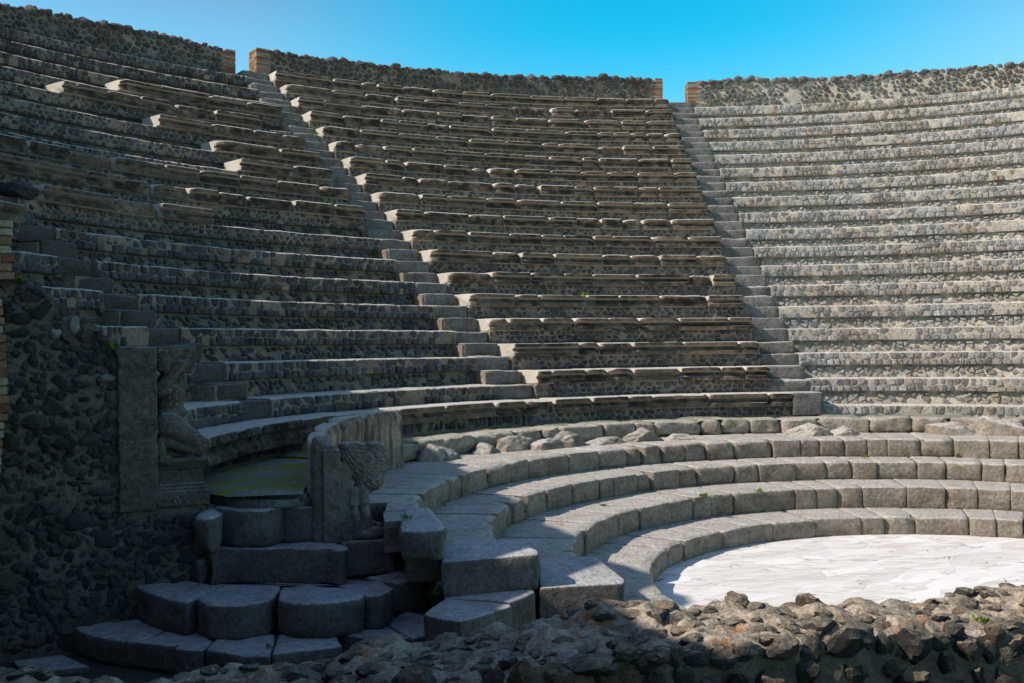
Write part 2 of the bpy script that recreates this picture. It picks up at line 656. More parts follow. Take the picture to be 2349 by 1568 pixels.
def marble_mat():
    m, nt, b = mat("marble_paving")
    g = NG(nt)
    rz = rad(24)
    warpn = g.node("ShaderNodeTexNoise")
    g.link(g.pos, warpn.inputs["Vector"])
    warpn.inputs["Scale"].default_value = 1.6
    wv = g.node("ShaderNodeVectorMath", operation='SCALE')
    g.link(warpn.outputs["Color"], wv.inputs[0])
    wv.inputs["Scale"].default_value = .10
    add = g.node("ShaderNodeVectorMath", operation='ADD')
    g.link(g.pos, add.inputs[0])
    g.link(wv.outputs[0], add.inputs[1])
    vec = g.stretch(1.2, 3.2, 1, rz, add.outputs[0])
    cellc = g.voro(1.35, out="Color", vec=vec)
    sep = g.node("ShaderNodeSeparateColor")
    g.link(cellc, sep.inputs[0])
    # small fragments inside some of the big pieces
    vec2 = g.stretch(2.6, 6.5, 1, rz + .5, add.outputs[0])
    cell2 = g.voro(1.6, out="Color", vec=vec2)
    sep2 = g.node("ShaderNodeSeparateColor")
    g.link(cell2, sep2.inputs[0])
    # veins run in a direction of their own in each slab
    vang = g.math('MULTIPLY', sep.outputs[1], .7)
    rotn = g.node("ShaderNodeVectorRotate", rotation_type='Z_AXIS')
    g.link(g.pos, rotn.inputs["Vector"])
    g.link(g.math('ADD', vang, rz - .2), rotn.inputs["Angle"])
    vv = g.stretch(.9, 7.5, 1, 0, rotn.outputs[0])
    n1 = g.noise(1.6, 6, .62, vec=vv, dist=1.0)
    veins = g.ramp(n1, .46, .62)
    tone = g.math('MULTIPLY', veins, g.ramp(sep.outputs[0], .1, .8))
    c = g.mix(tone, (.95, .91, .85), (.60, .53, .46))
    c = g.mix(g.math('MULTIPLY', g.math('GREATER_THAN', sep.outputs[2], .80), .30), c, (.56, .50, .44))
    c = g.mix(g.math('MULTIPLY', g.math('GREATER_THAN', sep2.outputs[0], .84), .30), c, (.60, .55, .49))
    dirt = g.noise(2.4, 6, .7, vec=g.stretch(.8, 5, 1, rz))
    c = g.mix(g.math('MULTIPLY', g.ramp(dirt, .50, .68), .30), c, (.50, .43, .35))
    c = g.mix(g.math('MULTIPLY', sep.outputs[0], .35), c, (.74, .66, .57))
    c = g.mix(g.math('MULTIPLY', g.ramp(g.noise(.55, 3), .42, .58), .25), c, (.68, .63, .57))
    e1 = g.voro(1.35, 'DISTANCE_TO_EDGE', vec=vec)
    e2 = g.voro(1.6, 'DISTANCE_TO_EDGE', vec=vec2)
    nn = g.noise(3.1, 4)
    cr = g.math('MAXIMUM', g.math('MULTIPLY', g.ramp(e1, .018, .005), g.ramp(nn, .55, .62)), g.math('MULTIPLY', g.ramp(e1, .010, .004), .16))
    cr2 = g.math('MULTIPLY', g.ramp(e2, .020, .006), g.ramp(nn, .57, .62))
    crk = g.math('MAXIMUM', cr, cr2)
    c = g.mix(g.math('MULTIPLY', crk, .85), c, (.07, .055, .045))
    g.link(c, b.inputs["Base Color"])
    b.inputs["Roughness"].default_value = .6
    g.link(g.bump(g.math('SUBTRACT', g.noise(18, 5), crk), .004), b.inputs["Normal"])
    return m


LAVA = island_mat("lava_rubble_shaded", (.045, .048, .055), (.20, .20, .21), (.22, .18, .14), bumpd=.016, dust=.75, dust_sunc=(.74, .68, .58))
LAVA_SUN = island_mat("lava_rubble_sunlit", (.345, .335, .33), (.75, .72, .69), (.62, .53, .43), bumpd=.03, gn=1.18)  # lighter copy of the rubble, right wedge sunlight put into its colour
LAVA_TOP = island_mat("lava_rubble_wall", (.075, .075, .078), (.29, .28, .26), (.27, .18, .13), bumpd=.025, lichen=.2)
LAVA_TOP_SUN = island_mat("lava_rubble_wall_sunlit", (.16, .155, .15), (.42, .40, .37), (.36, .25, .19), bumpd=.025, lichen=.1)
LAVA_DARK = island_mat("lava_rubble_dark", (.04, .04, .044), (.19, .18, .17), (.22, .165, .12), bumpd=.03, fine=45)
LAVA_FRONT = island_mat("lava_rubble_wall_near", (.045, .043, .042), (.22, .205, .19), (.30, .21, .13), bumpd=.05, fine=34, lichen=.3, dust=.9, dust_sunc=(.60, .48, .33))
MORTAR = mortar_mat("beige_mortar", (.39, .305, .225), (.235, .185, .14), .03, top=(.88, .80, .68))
MORTAR_SUN = mortar_mat("sunlit_mortar", (.76, .66, .53), (.56, .485, .39), .04, top=(.85, .78, .66))  # lighter mortar copy with the sunlight painted in
MORTAR_DARK = mortar_mat("grey_mortar", (.34, .275, .215), (.21, .175, .14), .035)
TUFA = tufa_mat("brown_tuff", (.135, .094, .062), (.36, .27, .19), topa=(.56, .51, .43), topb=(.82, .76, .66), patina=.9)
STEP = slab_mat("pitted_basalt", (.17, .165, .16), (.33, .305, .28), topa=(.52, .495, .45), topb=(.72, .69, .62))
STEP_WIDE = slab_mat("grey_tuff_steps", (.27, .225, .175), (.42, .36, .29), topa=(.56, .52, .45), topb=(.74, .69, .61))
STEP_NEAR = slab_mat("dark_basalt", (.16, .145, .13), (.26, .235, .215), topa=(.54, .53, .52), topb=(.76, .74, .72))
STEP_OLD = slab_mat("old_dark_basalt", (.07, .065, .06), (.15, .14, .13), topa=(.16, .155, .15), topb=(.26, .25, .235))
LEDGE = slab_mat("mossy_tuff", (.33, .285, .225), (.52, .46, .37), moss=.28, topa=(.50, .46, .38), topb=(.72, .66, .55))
MOSSY = slab_mat("moss_covered_paving", (.24, .24, .22), (.44, .44, .41), moss=1.0)
MOSSY_THIN = slab_mat("worn_paving", (.24, .24, .22), (.40, .40, .37), moss=.35)
PARAPET = tufa_mat("pinkish_tuff", (.33, .235, .17), (.60, .48, .37), always=True, patina=.72, white=.25, st=(4, 4, .45))
CARVED = slab_mat("carved_tuff", (.20, .17, .14), (.34, .295, .25), topa=(.36, .34, .31), topb=(.5, .47, .43), bmp=.6)
CARVED_DARK = slab_mat("lichened_carved_tuff", (.125, .10, .082), (.26, .22, .18), topa=(.30, .27, .235), topb=(.40, .37, .33), bmp=.7, spots=.8)
BRICK = brick_mat("orange_brick", (.27, .11, .07), (.44, .23, .13), (.42, .33, .235))
BRICK_OLD = brick_mat("mixed_brick", (.34, .11, .06), (.50, .29, .17), (.56, .44, .30))
MARBLE = marble_mat()
GROUND = mortar_mat("trodden_earth", (.13, .115, .095), (.09, .08, .068))


def leaf_mat():
    m, nt, b = mat("weed_leaf")
    g = NG(nt)
    c = g.mix(g.geo.outputs["Random Per Island"], (.06, .13, .012), (.18, .26, .03))
    g.link(c, b.inputs["Base Color"])
    return m


LEAF = leaf_mat()

# ------------------------------------------------------------------ ground and orchestra
mb = MB()
g_ = 3000
mb.add([(-g_, -g_, -.012), (g_, -g_, -.012), (g_, g_, -.012), (-g_, g_, -.012)], [(0, 1, 2, 3)])
tag(mb.build("ground", GROUND), "bare trodden earth around the theatre", "ground", kind="structure")
mb = MB()
N = 96
vv = [(0, 0, 0)] + [(3.25 * math.cos(2 * PI * i / N), 3.25 * math.sin(2 * PI * i / N), 0.0) for i in range(N)]
mb.add(vv, [(0, 1 + i, 1 + (i + 1) % N) for i in range(N)])
tag(mb.build("orchestra_floor", MARBLE), "sunlit white and grey veined marble floor of the orchestra", "floor", kind="structure")

# ------------------------------------------------------------------ tiers
ORD = ["topmost", "second", "third", "fourth", "fifth", "sixth", "seventh", "eighth", "ninth", "tenth", "eleventh", "twelfth",
       "thirteenth", "fourteenth", "fifteenth", "sixteenth", "seventeenth", "lowest"]


def wall_y(x):
    return 2.70 - .10 * (x + 6.15)


def th_limit(R):
    """where a tier stops at its left end: at the enclosing wall or at the side wall of the cavea"""
    t1 = math.degrees(math.acos(max(-1, XCLIP / R))) if R > -XCLIP else 180
    y = 3.02
    t2 = 180 - math.degrees(math.asin(min(1, y / R)))
    return min(t1, t2)


def tier_ranges():
    out = []
    for k in range(NT):
        R = RR[k]
        lim = th_limit(R)
        # flights of steps stay clear of the seats
        s0 = math.degrees(.30 / R)
        w = .62
        def off(th, o):
            return th + math.degrees(math.asin(o / R))
        out.append(dict(
            far=(off(TH[0], .30), lim),
            left=(off(TH[1], .13), min(lim, off(TH[0], -.28))),
            mid=(off(TH[2], .17), off(TH[1], -.46)),
            right=(14.0, off(TH[2], -.46))))
    return out


RNG = tier_ranges()


def tier_body(mb, k, th0, th1, a, rnd, recess=True):
    """mortar core of one tier: tread, face and the set-back band below the face"""
    R = RR[k] + a
    zt = ZR[k] - .2
    Rb = (RR[k - 1] if k > 0 else RR[0] + .55) + a + .15
    zb = (ZR[k + 1] - .2 if k < 17 else PASS_Z) - .03
    P = [(Rb, zt), ((Rb + R) / 2, zt), (R + .03, zt), (R, zt - .018), (R - .004, zt - .06), (R, zt - .11), (R, zt - .15), (R + .01, zt - .2),
         (R + .09, zt - .213), (R + .085, zt - .245), (R + .055, zt - .28), (R + .042, zt - .34), (R + .03, zb), (R + .7, zb)]
    L = rad(th1 - th0) * R
    n = max(4, int(L / .085))
    V = []
    m = len(P)
    for i in range(n + 1):
        th = th0 + (th1 - th0) * i / n
        for j, (r, z) in enumerate(P):
            x, y, zz = polar(r, th, z)
            d1 = nz(x, y, z, 7) * .016 + nz(x, y, z, 2.1) * .014
            d2 = nz(x + 9, y, z, 5) * .014
            if j in (0, m - 1):
                d1 = d2 = 0
            x, y, zz = polar(r + d1, th, z + (d2 if j < 9 else 0))
            V.append((x, y, zz))
    F = []
    for i in range(n):
        for j in range(m - 1):
            q = i * m + j
            F.append((q, q + 1, q + 1 + m, q + m))
    # end walls
    F.append(tuple(range(m))[::-1])
    F.append(tuple(n * m + j for j in range(m)))
    mb.add(V, F)


def facing(mb, k, th0, th1, a, rnd, irregular=False):
    R = RR[k] + a
    zt = ZR[k] - .205
    hh = .205 if k < 17 else .14
    L = rad(th1 - th0) * R

    def mp(u, v, d):
        th = th0 + math.degrees(u / R)
        return polar(R + .006 - d, th, zt - hh + v)
    if irregular:
        cs = cells(0, L, 0, hh, .115, .07, .45, .30, rnd)
        for c in cs:
            if rnd.random() < .07:
                continue
            facet_stone(mb, c, rnd.uniform(.005, .014), .020, mp, rnd, 1.3)
    else:
        ws = rnd.uniform(.9, 1.3)
        cs = cells(0, L, 0, hh, .108 * ws, .1, .5, .20, rnd)
        for c in cs:
            cu = sum(p[0] for p in c) / len(c)
            if rnd.random() < .03 or (nz(cu * .9, k * 3.1, R) > .30 and rnd.random() < .6):
                continue
            cy = sum(p[1] for p in c) / len(c)
            facet_stone(mb, c, rnd.uniform(.003, .007), .036 if cy < hh * .5 else .022, mp, rnd, 1.5)


BLOCKS_LEFT = {3: (95.9, 109.1), 4: (99.0, 114.6), 5: (96.0, 108.8), 6: (96.3, 105.5), 7: (96.0, 105.0), 8: (96.1, 129.6), 9: (96.0, 129.5),
               10: (113.2, 128.6), 17: (95.5, 131)}
BLOCKS_FAR = {8: (133, 150), 9: (133, 150), 10: (133.2, 150), 11: (133.4, 150), 17: (131, 160)}
WEDGE = [
    ("far", "far left", "rubble tier stubs behind the sloping dark wall"),
    ("left", "left", "seat tiers of the left wedge"),
    ("mid", "middle", "moulded seat tiers of the middle wedge"),
    ("right", "right", "bare rubble tiers of the sunlit right wedge"),
]
for wname, wtxt, grp in WEDGE:
    for k in range(NT):
        if wname == "far" and k < 9:
            continue
        t0, t1 = RNG[k][wname]
        if k == 17:   # the lowest row runs past the foot of the stairs
            t0 = {"far": 131.7, "left": 95.73, "mid": 57.2, "right": 14.0}[wname]
            t1 = {"far": t1, "left": 131.7, "mid": 95.73, "right": 57.2}[wname]
        if t1 - t0 < 1.0:
            continue
        rnd = random.Random(1000 * (ord(wname[0])) + k)
        a = .085 if wname == "mid" else .14
        tm = (t0 + t1) / 2
        base = polar(RR[k] + .3, tm, ZR[k] - .6)
        o_ = ORD[k]
        cnt = o_ if k in (0, 17) else o_ + " from the top"
        if wname == "mid":
            lab = f"long curved row of moulded brown stone seat blocks, middle wedge, {cnt}"
        elif wname == "right":
            lab = f"bare grey rubble tier without seat blocks, sunlit right wedge, {cnt}"
        elif wname == "left":
            lab = (f"rubble tier carrying moulded seat blocks, left wedge, {cnt}" if k in BLOCKS_LEFT else
                   f"shaded bare rubble tier, left wedge, {cnt}")
        else:
            lab = (f"short rubble tier with seat blocks, left of the leftmost stairs, {cnt}" if k in BLOCKS_FAR else
                   f"short bare rubble tier, left of the leftmost stairs, {cnt}")
        T = thing("seating_tier", lab, "seat tier", base, group=grp)
        b = MB()
        tier_body(b, k, t0, t1, a, rnd)
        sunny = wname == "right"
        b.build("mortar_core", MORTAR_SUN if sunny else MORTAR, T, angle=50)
        f = MB()
        facing(f, k, t0, t1, a, rnd, irregular=(wname == "mid" or (wname == "left" and k in BLOCKS_LEFT and k != 17)))
        if wname in ("right", "left", "far") and k < 17:      # rubble showing in the set-back band
            R_ = RR[k] + a + .045
            L_ = rad(t1 - t0) * R_

            def mp2(u, v, d):
                return polar(R_ - d + .03 * (1 - v / .2) * -1, t0 + math.degrees(u / R_), ZR[k] - .61 + v)
            for c in cells(0, L_, 0, .185, .13, .062, .5, .35, rnd):
                if rnd.random() < .22:
                    continue
                facet_stone(f, c, rnd.uniform(.006, .02), .016, mp2, rnd, 1.6)
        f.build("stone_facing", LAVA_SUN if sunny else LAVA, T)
        br = None
        if wname == "mid":
            br = (t0, t1)
        elif wname == "left":
            br = BLOCKS_LEFT.get(k)
        elif wname == "far":
            br = BLOCKS_FAR.get(k)
        if br:
            b0, b1 = max(br[0], t0 if k != 17 else br[0]), min(br[1], t1)
            depth = DR + .02
            th = b0
            while th < b1 - .2:
                wl = rnd.choice([.62, .7, .78, .85, .55, .4, .9]) * rnd.uniform(.9, 1.1)
                dth = math.degrees(wl / RR[k])
                if th + dth * 1.4 > b1:
                    dth = b1 - th
                u = rnd.random()
                worn = rnd.uniform(0, .10) if u < .68 else (rnd.uniform(.2, .4) if u < .88 else rnd.uniform(.6, .95))
                if k in (4, 7, 8, 11, 14) and rnd.random() < .28:
                    worn = rnd.uniform(.5, 1.0)
                sb = MB()
                gap = math.degrees(rnd.uniform(.005, .013) / RR[k])
                prof = cut_profile(worn)
                if k == 17 and wname == "far":
                    prof = [(p[0], p[1] * 1.25) for p in cut_profile(.1)]
                swept(sb, RR[k] + worn * .03, ZR[k] - rnd.uniform(0, .008) - worn * .012, th + gap, th + dth - gap, prof, depth, rnd,
                      amp=.0018 + worn * .009, big=.005 + .016 * worn, step=.05 if k > 9 else .07,
                      endround=.016 + .02 * worn, chip=.4 + .4 * worn)
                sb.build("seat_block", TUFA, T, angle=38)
                th += dth

nr = np.random.default_rng(77)
for kk, th_, lab in ((10, 129.7, "dark lichened boulder at the left end of the lower broken seat row"), (9, 130.4, "dark spiky boulder at the left end of the long seat row above")):
    sb = MB()
    c = polar(RR[kk] + .18, th_, ZR[kk] - .12)
    rock(sb, c, (.20, .20, .15), nr, 4, planes=9, lo=.6, pit=.3)
    tag(sb.build("boulder", LAVA_DARK, loc=(c[0], c[1], ZR[kk] - .2), angle=35), lab, "boulder")

# ------------------------------------------------------------------ flights of steps
stair_lab = ["flight of worn dark steps behind the sloping rubble wall, left edge",
             "long flight of worn steps between the left and middle wedges",
             "long flight of steps at the edge of the sunlit right wedge"]
for si, (th, o0, o1) in enumerate([(TH[0], -.30, .30), (TH[1], -.47, .14), (TH[2], -.47, .18)]):
    rnd = random.Random(77 + si)
    a = rad(th)
    e = np.array([math.cos(a), math.sin(a)])
    nn = np.array([-math.sin(a), math.cos(a)])
    T = thing("stone_staircase", stair_lab[si], "staircase", (*(e * 11), 0), group="flights of steps between the seating wedges")
    cf = MB()
    for k in range(17, -1, -1):
        if si == 0 and k < 9:
            continue
        if k == 17:
            continue
        for lv in (0, 1):
            # lv 0: level with the rubble tier, lv 1: level with the seat top
            z = ZR[k] - (.2 if lv == 0 else 0)
            r = RR[k] + (.12 if lv == 0 else .42)
            if si == 0:
                r += .03
            if r > RR[0] + 1.0:
                continue
            l0, l1 = o0 + rnd.uniform(0, .015), o1 - rnd.uniform(0, .015)
            if lv == 0 and si == 1:
                l1 += .0
            D = .34
            skew = rnd.uniform(-.02, .02)
            pts = []
            rr = r + rnd.uniform(-.03, .03)
            for (dr, off) in ((0, l0), (0 + skew, l1), (D, l1), (D, l0)):
                q = e * (math.sqrt(max(0.01, (rr + dr) ** 2 - off * off))) + nn * off
                pts.append((q[0], q[1]))
            worn = rnd.random()
            V, F = prism_stone(pts, z + rnd.uniform(-.02, .004), z - .21, rnd, bev=.018 + .035 * worn, amp=.007 + .016 * worn, maxlen=.10, under=.0)
            sb = MB()
            sb.add(V, F)
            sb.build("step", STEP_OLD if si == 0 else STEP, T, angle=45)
            # bedding under the step
            pts2 = []
            for (dr, off) in ((.03, o0 - .02), (.03, o1 + .02), (D + .1, o1 + .02), (D + .1, o0 - .02)):
                q = e * (rr + dr) + nn * off
                pts2.append((q[0], q[1]))
            zb = z - .62
            cf.add([(x, y, z - .03) for x, y in pts2] + [(x, y, zb) for x, y in pts2],
                   [(0, 1, 2, 3), (7, 6, 5, 4), (0, 4, 5, 1), (1, 5, 6, 2), (2, 6, 7, 3), (3, 7, 4, 0)])
    cf.build("mortar_core", MORTAR, T)
    if si == 2:
        # the long block at the foot
        V, F = prism_stone([(RR[17] * math.cos(rad(t)), RR[17] * math.sin(rad(t))) for t in (59.6, 57.9, 55.8)] +
                           [((RR[17] + .5) * math.cos(rad(t)), (RR[17] + .5) * math.sin(rad(t))) for t in (55.8, 57.9, 59.6)],
                           ZR[17], PASS_Z, rnd, bev=.02, amp=.006)
        sb = MB()
        sb.add(V, F)
        sb.build("foot_block", STEP, T, angle=45)

# ------------------------------------------------------------------ passage floor, ledge, wide lower steps
mb = MB()
rnd = random.Random(5)
thA, thB = 14.0, 157.6
th = thA
while th < thB:
    dth = math.degrees(rnd.uniform(.55, .85) / 6.6)
    t1 = min(th + dth, thB)
    n = 6
    dz0, dz1 = rnd.uniform(-.008, .008), rnd.uniform(-.008, .008)
    V, F = [], []
    for i in range(n + 1):
        t = th + .10 + (t1 - th - .2) * i / n
        for j in range(9):
            r0_ = 6.20 if t < 128 else 5.98
            r = r0_ + (7.1 - r0_) * j / 8
            x, y, z = polar(r, t, 0)
            if x < -6.05 and y < 2.92:
                y = 2.92
            e = min(i, n - i)
            zz = PASS_Z + dz0 * (i / n) + dz1 * (j / 8) + nz(x, y, 0, 1.7) * .02 + nz(x, y, 2, 6) * .006 - (.03 if e == 0 else 0) + (.012 * math.sin(th * 7.3))
            V.append((x, y, zz))
    for i in range(n):
        for j in range(8):
            q = i * 9 + j
            F.append((q, q + 1, q + 10, q + 9))
    mb.add(V, F)
    th = t1
tag(mb.build("passage_paving", MOSSY, angle=50), "mossy paved walkway curving below the seats behind the parapet", "walkway", kind="structure")

# kerb of the walkway
T = thing("walkway_kerb", "broken row of pale rough blocks edging the mossy walkway", "kerb", polar(6.2, 70, .9))
rnd = random.Random(8)
th = 14.0
KR = 6.12
while th < 126.5:
    wl = rnd.choice([.45, .6, .75, .5, .3, .65])
    dth = math.degrees(wl / KR)
    t1 = min(th + dth, 127.0)
    sb = MB()
    w = rnd.random()
    prof = [(.02 + .05 * w * w, 0), (.004 + .02 * w, -.012), (0, -.05), (.0, -.11), (.008, -.17), (.02 + .03 * w, -.205)]
    big = 57.0 < th < 61.5
    swept(sb, KR - (.06 if big else 0) + rnd.uniform(-.02, .025), PASS_Z + .012 + rnd.uniform(-.01, .01), th + .06, t1 - .06, prof if not big else [(.02, 0), (0, -.02), (0, -.1), (0, -.2)],
          .42, rnd, amp=.006 + .010 * w, big=.05, step=.045, endround=.010 + .015 * w, chip=.7)
    sb.build("kerb_block", LEDGE, T, angle=45)
    th = t1

LAB_I = ["uppermost wide curved step of grey blocks below the walkway", "second wide curved step of grey blocks from the walkway",
         "third wide curved step of grey blocks from the walkway", "lowest wide curved step of grey blocks bordering the marble floor"]
for i in range(4):
    rnd = random.Random(40 + i)
    R, Z = RI[i], ZI[i]
    zb = ZI[i + 1] if i < 3 else 0.0
    Rb = RI[i - 1] + .12 if i > 0 else 6.35
    T = thing("wide_step", LAB_I[i], "step", polar(R + .2, 90, zb), group="four wide curved steps around the orchestra")
    th = 14.0
    Rb0 = Rb
    tend = [160.6, 160.8, 161.5, 167.6][i]
    h = Z - zb + .02
    while th < tend:
        wl = rnd.choice([.34, .42, .5, .38, .3, .55, .26]) * (1.05 if i > 1 else 1.0)
        if i == 2 and 70 < th < 76:
            wl = .85
        if th > 135:
            wl *= .8
        dth = math.degrees(wl / R)
        t1 = th + dth
        Rb = Rb0 if (i > 0 or th < 149) else (5.36 if th < 156 else 5.20)
        endb = False
        if t1 > tend - math.degrees(.3 / R):
            t1 = tend
            endb = True
        w = rnd.random() ** 1.25
        if i in (2, 3):
            w *= .35
        prof = [(.025 + .06 * w, 0), (.006 + .02 * w, -.010 - .015 * w), (0, -.03 - .03 * w), (0, -.5 * h), (.0 + .01 * w, -.8 * h), (.006 + .035 * w, -.93 * h), (.02 + .07 * w, -h)]
        sb = MB()
        gp = .03 if i < 2 else .02
        g0 = math.degrees(.003 / R)
        swept(sb, R + rnd.uniform(-.012, .012) + .01 * w, Z + rnd.uniform(-.006, .004), th + g0, t1 - g0, prof, Rb - R, rnd, h=h,
              amp=.0035 + .006 * w, big=.015, step=.05, endround=.010 + .022 * w, chip=.12 + .25 * w, depthcuts=7)
        sb.build("step_block", STEP_WIDE, T, angle=42)
        th = t1

# projecting slabs at the parodos end of the lower steps
def px_stone(parent, name, pts, z1, z0, matl, seed, bev=.035, amp=.008, under=.05, maxlen=.06):
    rnd = random.Random(seed)
    P = [at(x, y, z1) for x, y in pts]
    V, F = prism_stone(P, z1, z0, rnd, bev=bev, amp=amp, maxlen=maxlen, under=under)
    sb = MB()
    sb.add(V, F)
    if parent is None:
        c = np.mean(np.array(P), axis=0)
        return sb.build(name, matl, loc=(c[0], c[1], z0), angle=45)
    return sb.build(name, matl, parent, angle=45)


tag(px_stone(None, "end_block", [(908, 1217), (1022, 1216), (1026, 1205), (990, 1166), (925, 1168)], .93, .70, STEP_NEAR, 1, .045, .014, .12),
    "dark knobbly block ending the uppermost wide step beside the winged lion-foot carving", "stone block", "dark blocks ending the wide steps")
tag(px_stone(None, "end_block", [(1012, 1289), (1100, 1284), (1237, 1275), (1236, 1265), (1185, 1238), (1012, 1240)], .70, .44, STEP_NEAR, 2, .025, .010, .05),
    "long dark block with a slanting lower edge, ending the second wide step", "stone block", "dark blocks ending the wide steps")
tag(px_stone(None, "end_block", [(1236, 1349), (1433, 1340), (1434, 1330), (1368, 1276), (1236, 1278)], .47, .12, STEP_NEAR, 3, .018, .006, .0),
    "largest and squarest dark block, ending the third wide step", "stone block", "dark blocks ending the wide steps")

# ------------------------------------------------------------------ curved entrance steps
def entrance(label, stones, z1, z0, bed):
    P0 = at(*stones[0][0][0], z1)
    T = thing("entrance_step", label, "step", (P0[0], P0[1], z0), group="curved entrance steps climbing to the walkway")
    for i, (pts, opt) in enumerate(stones):
        o = dict(bev=.034, amp=.013, under=.02)
        zz = opt.pop("z", z1)
        zb = opt.pop("zb", z0)
        mx, my = sum(p[0] for p in pts) / len(pts), sum(p[1] for p in pts) / len(pts)
        pts = [(mx + (p[0] - mx) * 1.05, my + (p[1] - my) * 1.03) for p in pts]
        o.update(opt)
        px_stone(T, "step_stone", pts, zz, zb, STEP_NEAR, hash((round(z1 * 100), i)) % 9999, **o)
    P = [at(x, y, z1 - .04) for x, y in bed]
    k = len(P)
    sb = MB()
    sb.add([(x, y, z1 - .03) for x, y in P] + [(x, y, -.01) for x, y in P], [tuple(range(k)), tuple(range(2 * k - 1, k - 1, -1))] + [(i, (i + 1) % k, k + (i + 1) % k, k + i) for i in range(k)])
    sb.build("bedding", MORTAR_DARK, T)
    return T


ring1 = [
    (z7([(478, 1168), (560, 1215), (650, 1245), (985, 1160), (860, 1120), (640, 1118)]), dict(bev=.034, under=.03)),
    (z7([(655, 1250), (905, 1285), (1010, 1262), (1140, 1200), (985, 1162)]), {}),
    (z7([(915, 1287), (1160, 1318), (1400, 1262), (1515, 1228), (1145, 1197), (1020, 1262)]), {}),
    (z7([(1172, 1330), (1375, 1345), (1440, 1275), (1395, 1266), (1210, 1300)]), dict(bev=.025)),
    (z7([(1385, 1345), (1820, 1378), (1868, 1238), (1525, 1228), (1440, 1275)]), dict(bev=.03)),
    (z7([(1838, 1378), (2140, 1345), (2310, 1312), (2255, 1215), (1885, 1238)]), dict(bev=.03)),
    (z8([(15, 1245), (300, 1275), (480, 1262), (295, 1147), (-10, 1172)]), dict(bev=.03)),
    (z8([(498, 1262), (800, 1172), (640, 1110), (465, 1085), (300, 1145)]), dict(bev=.03)),
]
entrance("lowest and widest curved entrance step of dark rounded stones on the ground", ring1, .19, -.005,
         z7([(640, 1150), (1100, 1250), (1800, 1300), (2200, 1280), (2700, 1180), (2600, 1060), (1900, 1150), (900, 1050)]))
ring2 = [
    (z7([(905, 905), (1000, 955), (1250, 1015), (1330, 985), (1500, 900), (1200, 856), (960, 868)]), dict(bev=.036)),
    (z7([(1322, 1000), (1420, 1032), (1640, 1038), (1830, 1005), (1893, 918), (1530, 897)]), dict(bev=.034)),
    ([(638, 1374), (680, 1385), (760, 1384), (828, 1374), (832, 1364), (800, 1349), (713, 1341), (650, 1348)], dict(bev=.036)),
    (z8([(60, 935), (180, 972), (300, 968), (372, 925), (280, 866), (40, 862), (-60, 880)]), dict(bev=.032)),
    (z8([(388, 888), (500, 868), (600, 840), (470, 800), (170, 848), (300, 866)]), dict(bev=.04)),
    (z8([(605, 842), (690, 850), (697, 830), (620, 788), (400, 778), (500, 806)]), dict(bev=.035)),
]
entrance("second curved entrance step from the ground, of large pillow-shaped dark stones", ring2, .44, .185,
         z7([(1000, 880), (1400, 960), (2000, 960), (2300, 930), (2880, 870), (2800, 780), (2000, 760), (1200, 780)]))
ring3 = [
    (z7([(1440, 672), (1520, 658), (1850, 655), (2180, 660), (2295, 676), (2338, 655), (2260, 622), (2050, 606), (1620, 600), (1490, 618)]), dict(bev=.035, under=.0)),
    (z7([(1265, 730), (1330, 756), (1420, 735), (1480, 672), (1330, 655)]), dict(z=.60, bev=.06, amp=.03)),
    (z7([(1375, 640), (1470, 612), (1600, 590), (1400, 590)]), dict(z=.70, bev=.02)),
]
entrance("third curved entrance step from the ground, one long dark boulder-like slab", ring3, .70, .43,
         z7([(1400, 680), (2250, 660), (2200, 500), (1400, 520)]))
ring4 = [
    (z7([(1325, 420), (1400, 438), (1500, 415), (1500, 355), (1340, 352)]), dict(bev=.06, amp=.03)),
    (z7([(1435, 385), (1600, 402), (1800, 400), (1905, 378), (1890, 345), (1500, 342)]), dict(bev=.034, amp=.016)),
    (z7([(1915, 375), (2125, 372), (2125, 335), (1890, 330)]), dict(bev=.03)),
    (z7([(1835, 535), (1915, 540), (1915, 500), (1850, 505)]), dict(z=.80, bev=.02)),
]
entrance("highest narrow entrance step of squat dark blocks under the walkway edge", ring4, .985, .70,
         z7([(1370, 380), (2100, 370), (2080, 300), (1400, 300)]))
T = thing("threshold", "two thin worn slabs laid at the walkway entrance", "threshold", (*at(580, 1142, 1.05), .98))
px_stone(T, "slab", z7([(1375, 292), (1600, 325), (1870, 332), (2098, 310), (2100, 262), (1860, 262), (1380, 258)]), 1.05, .985, MOSSY_THIN, 4, .012, .006, 0)
px_stone(T, "slab", z7([(1375, 262), (1700, 272), (2060, 285), (2090, 268), (2060, 215), (1380, 215)]), 1.09, 1.03, MOSSY_THIN, 5, .012, .006, 0)

T = thing("paving_slab_pair", "pair of flat grey slabs lying between the entrance steps and the squarest dark block", "slab", (*at(1100, 1380, .45), 0))
px_stone(T, "slab", z8([(695, 985), (1165, 1024), (1335, 955), (1325, 936), (1000, 926), (760, 950)]), .45, -.01, STEP_NEAR, 6, .025, .007, .0)
px_stone(T, "slab", z8([(570, 1098), (700, 1136), (825, 1150), (1172, 1045), (1167, 1028), (712, 990)]), .442, -.01, STEP_NEAR, 7, .025, .007, .0)
nr = np.random.default_rng(3)
sb = MB()
c = at(1016, 1348, .46)
rock(sb, (c[0], c[1], .475), (.055, .04, .035), nr, 3, lo=.8)
tag(sb.build("loose_stone", STEP_NEAR, loc=(c[0], c[1], .45), angle=60), "small rounded stone in the corner behind the flat slab pair", "stone")
tag(px_stone(None, "paving_slab", [(27, 1514), (145, 1502), (206, 1532), (60, 1543)], .03, -.01, STEP_NEAR, 8, .01, .003, 0),
    "flat dark slab on the ground at the foot of the dark wall", "slab")

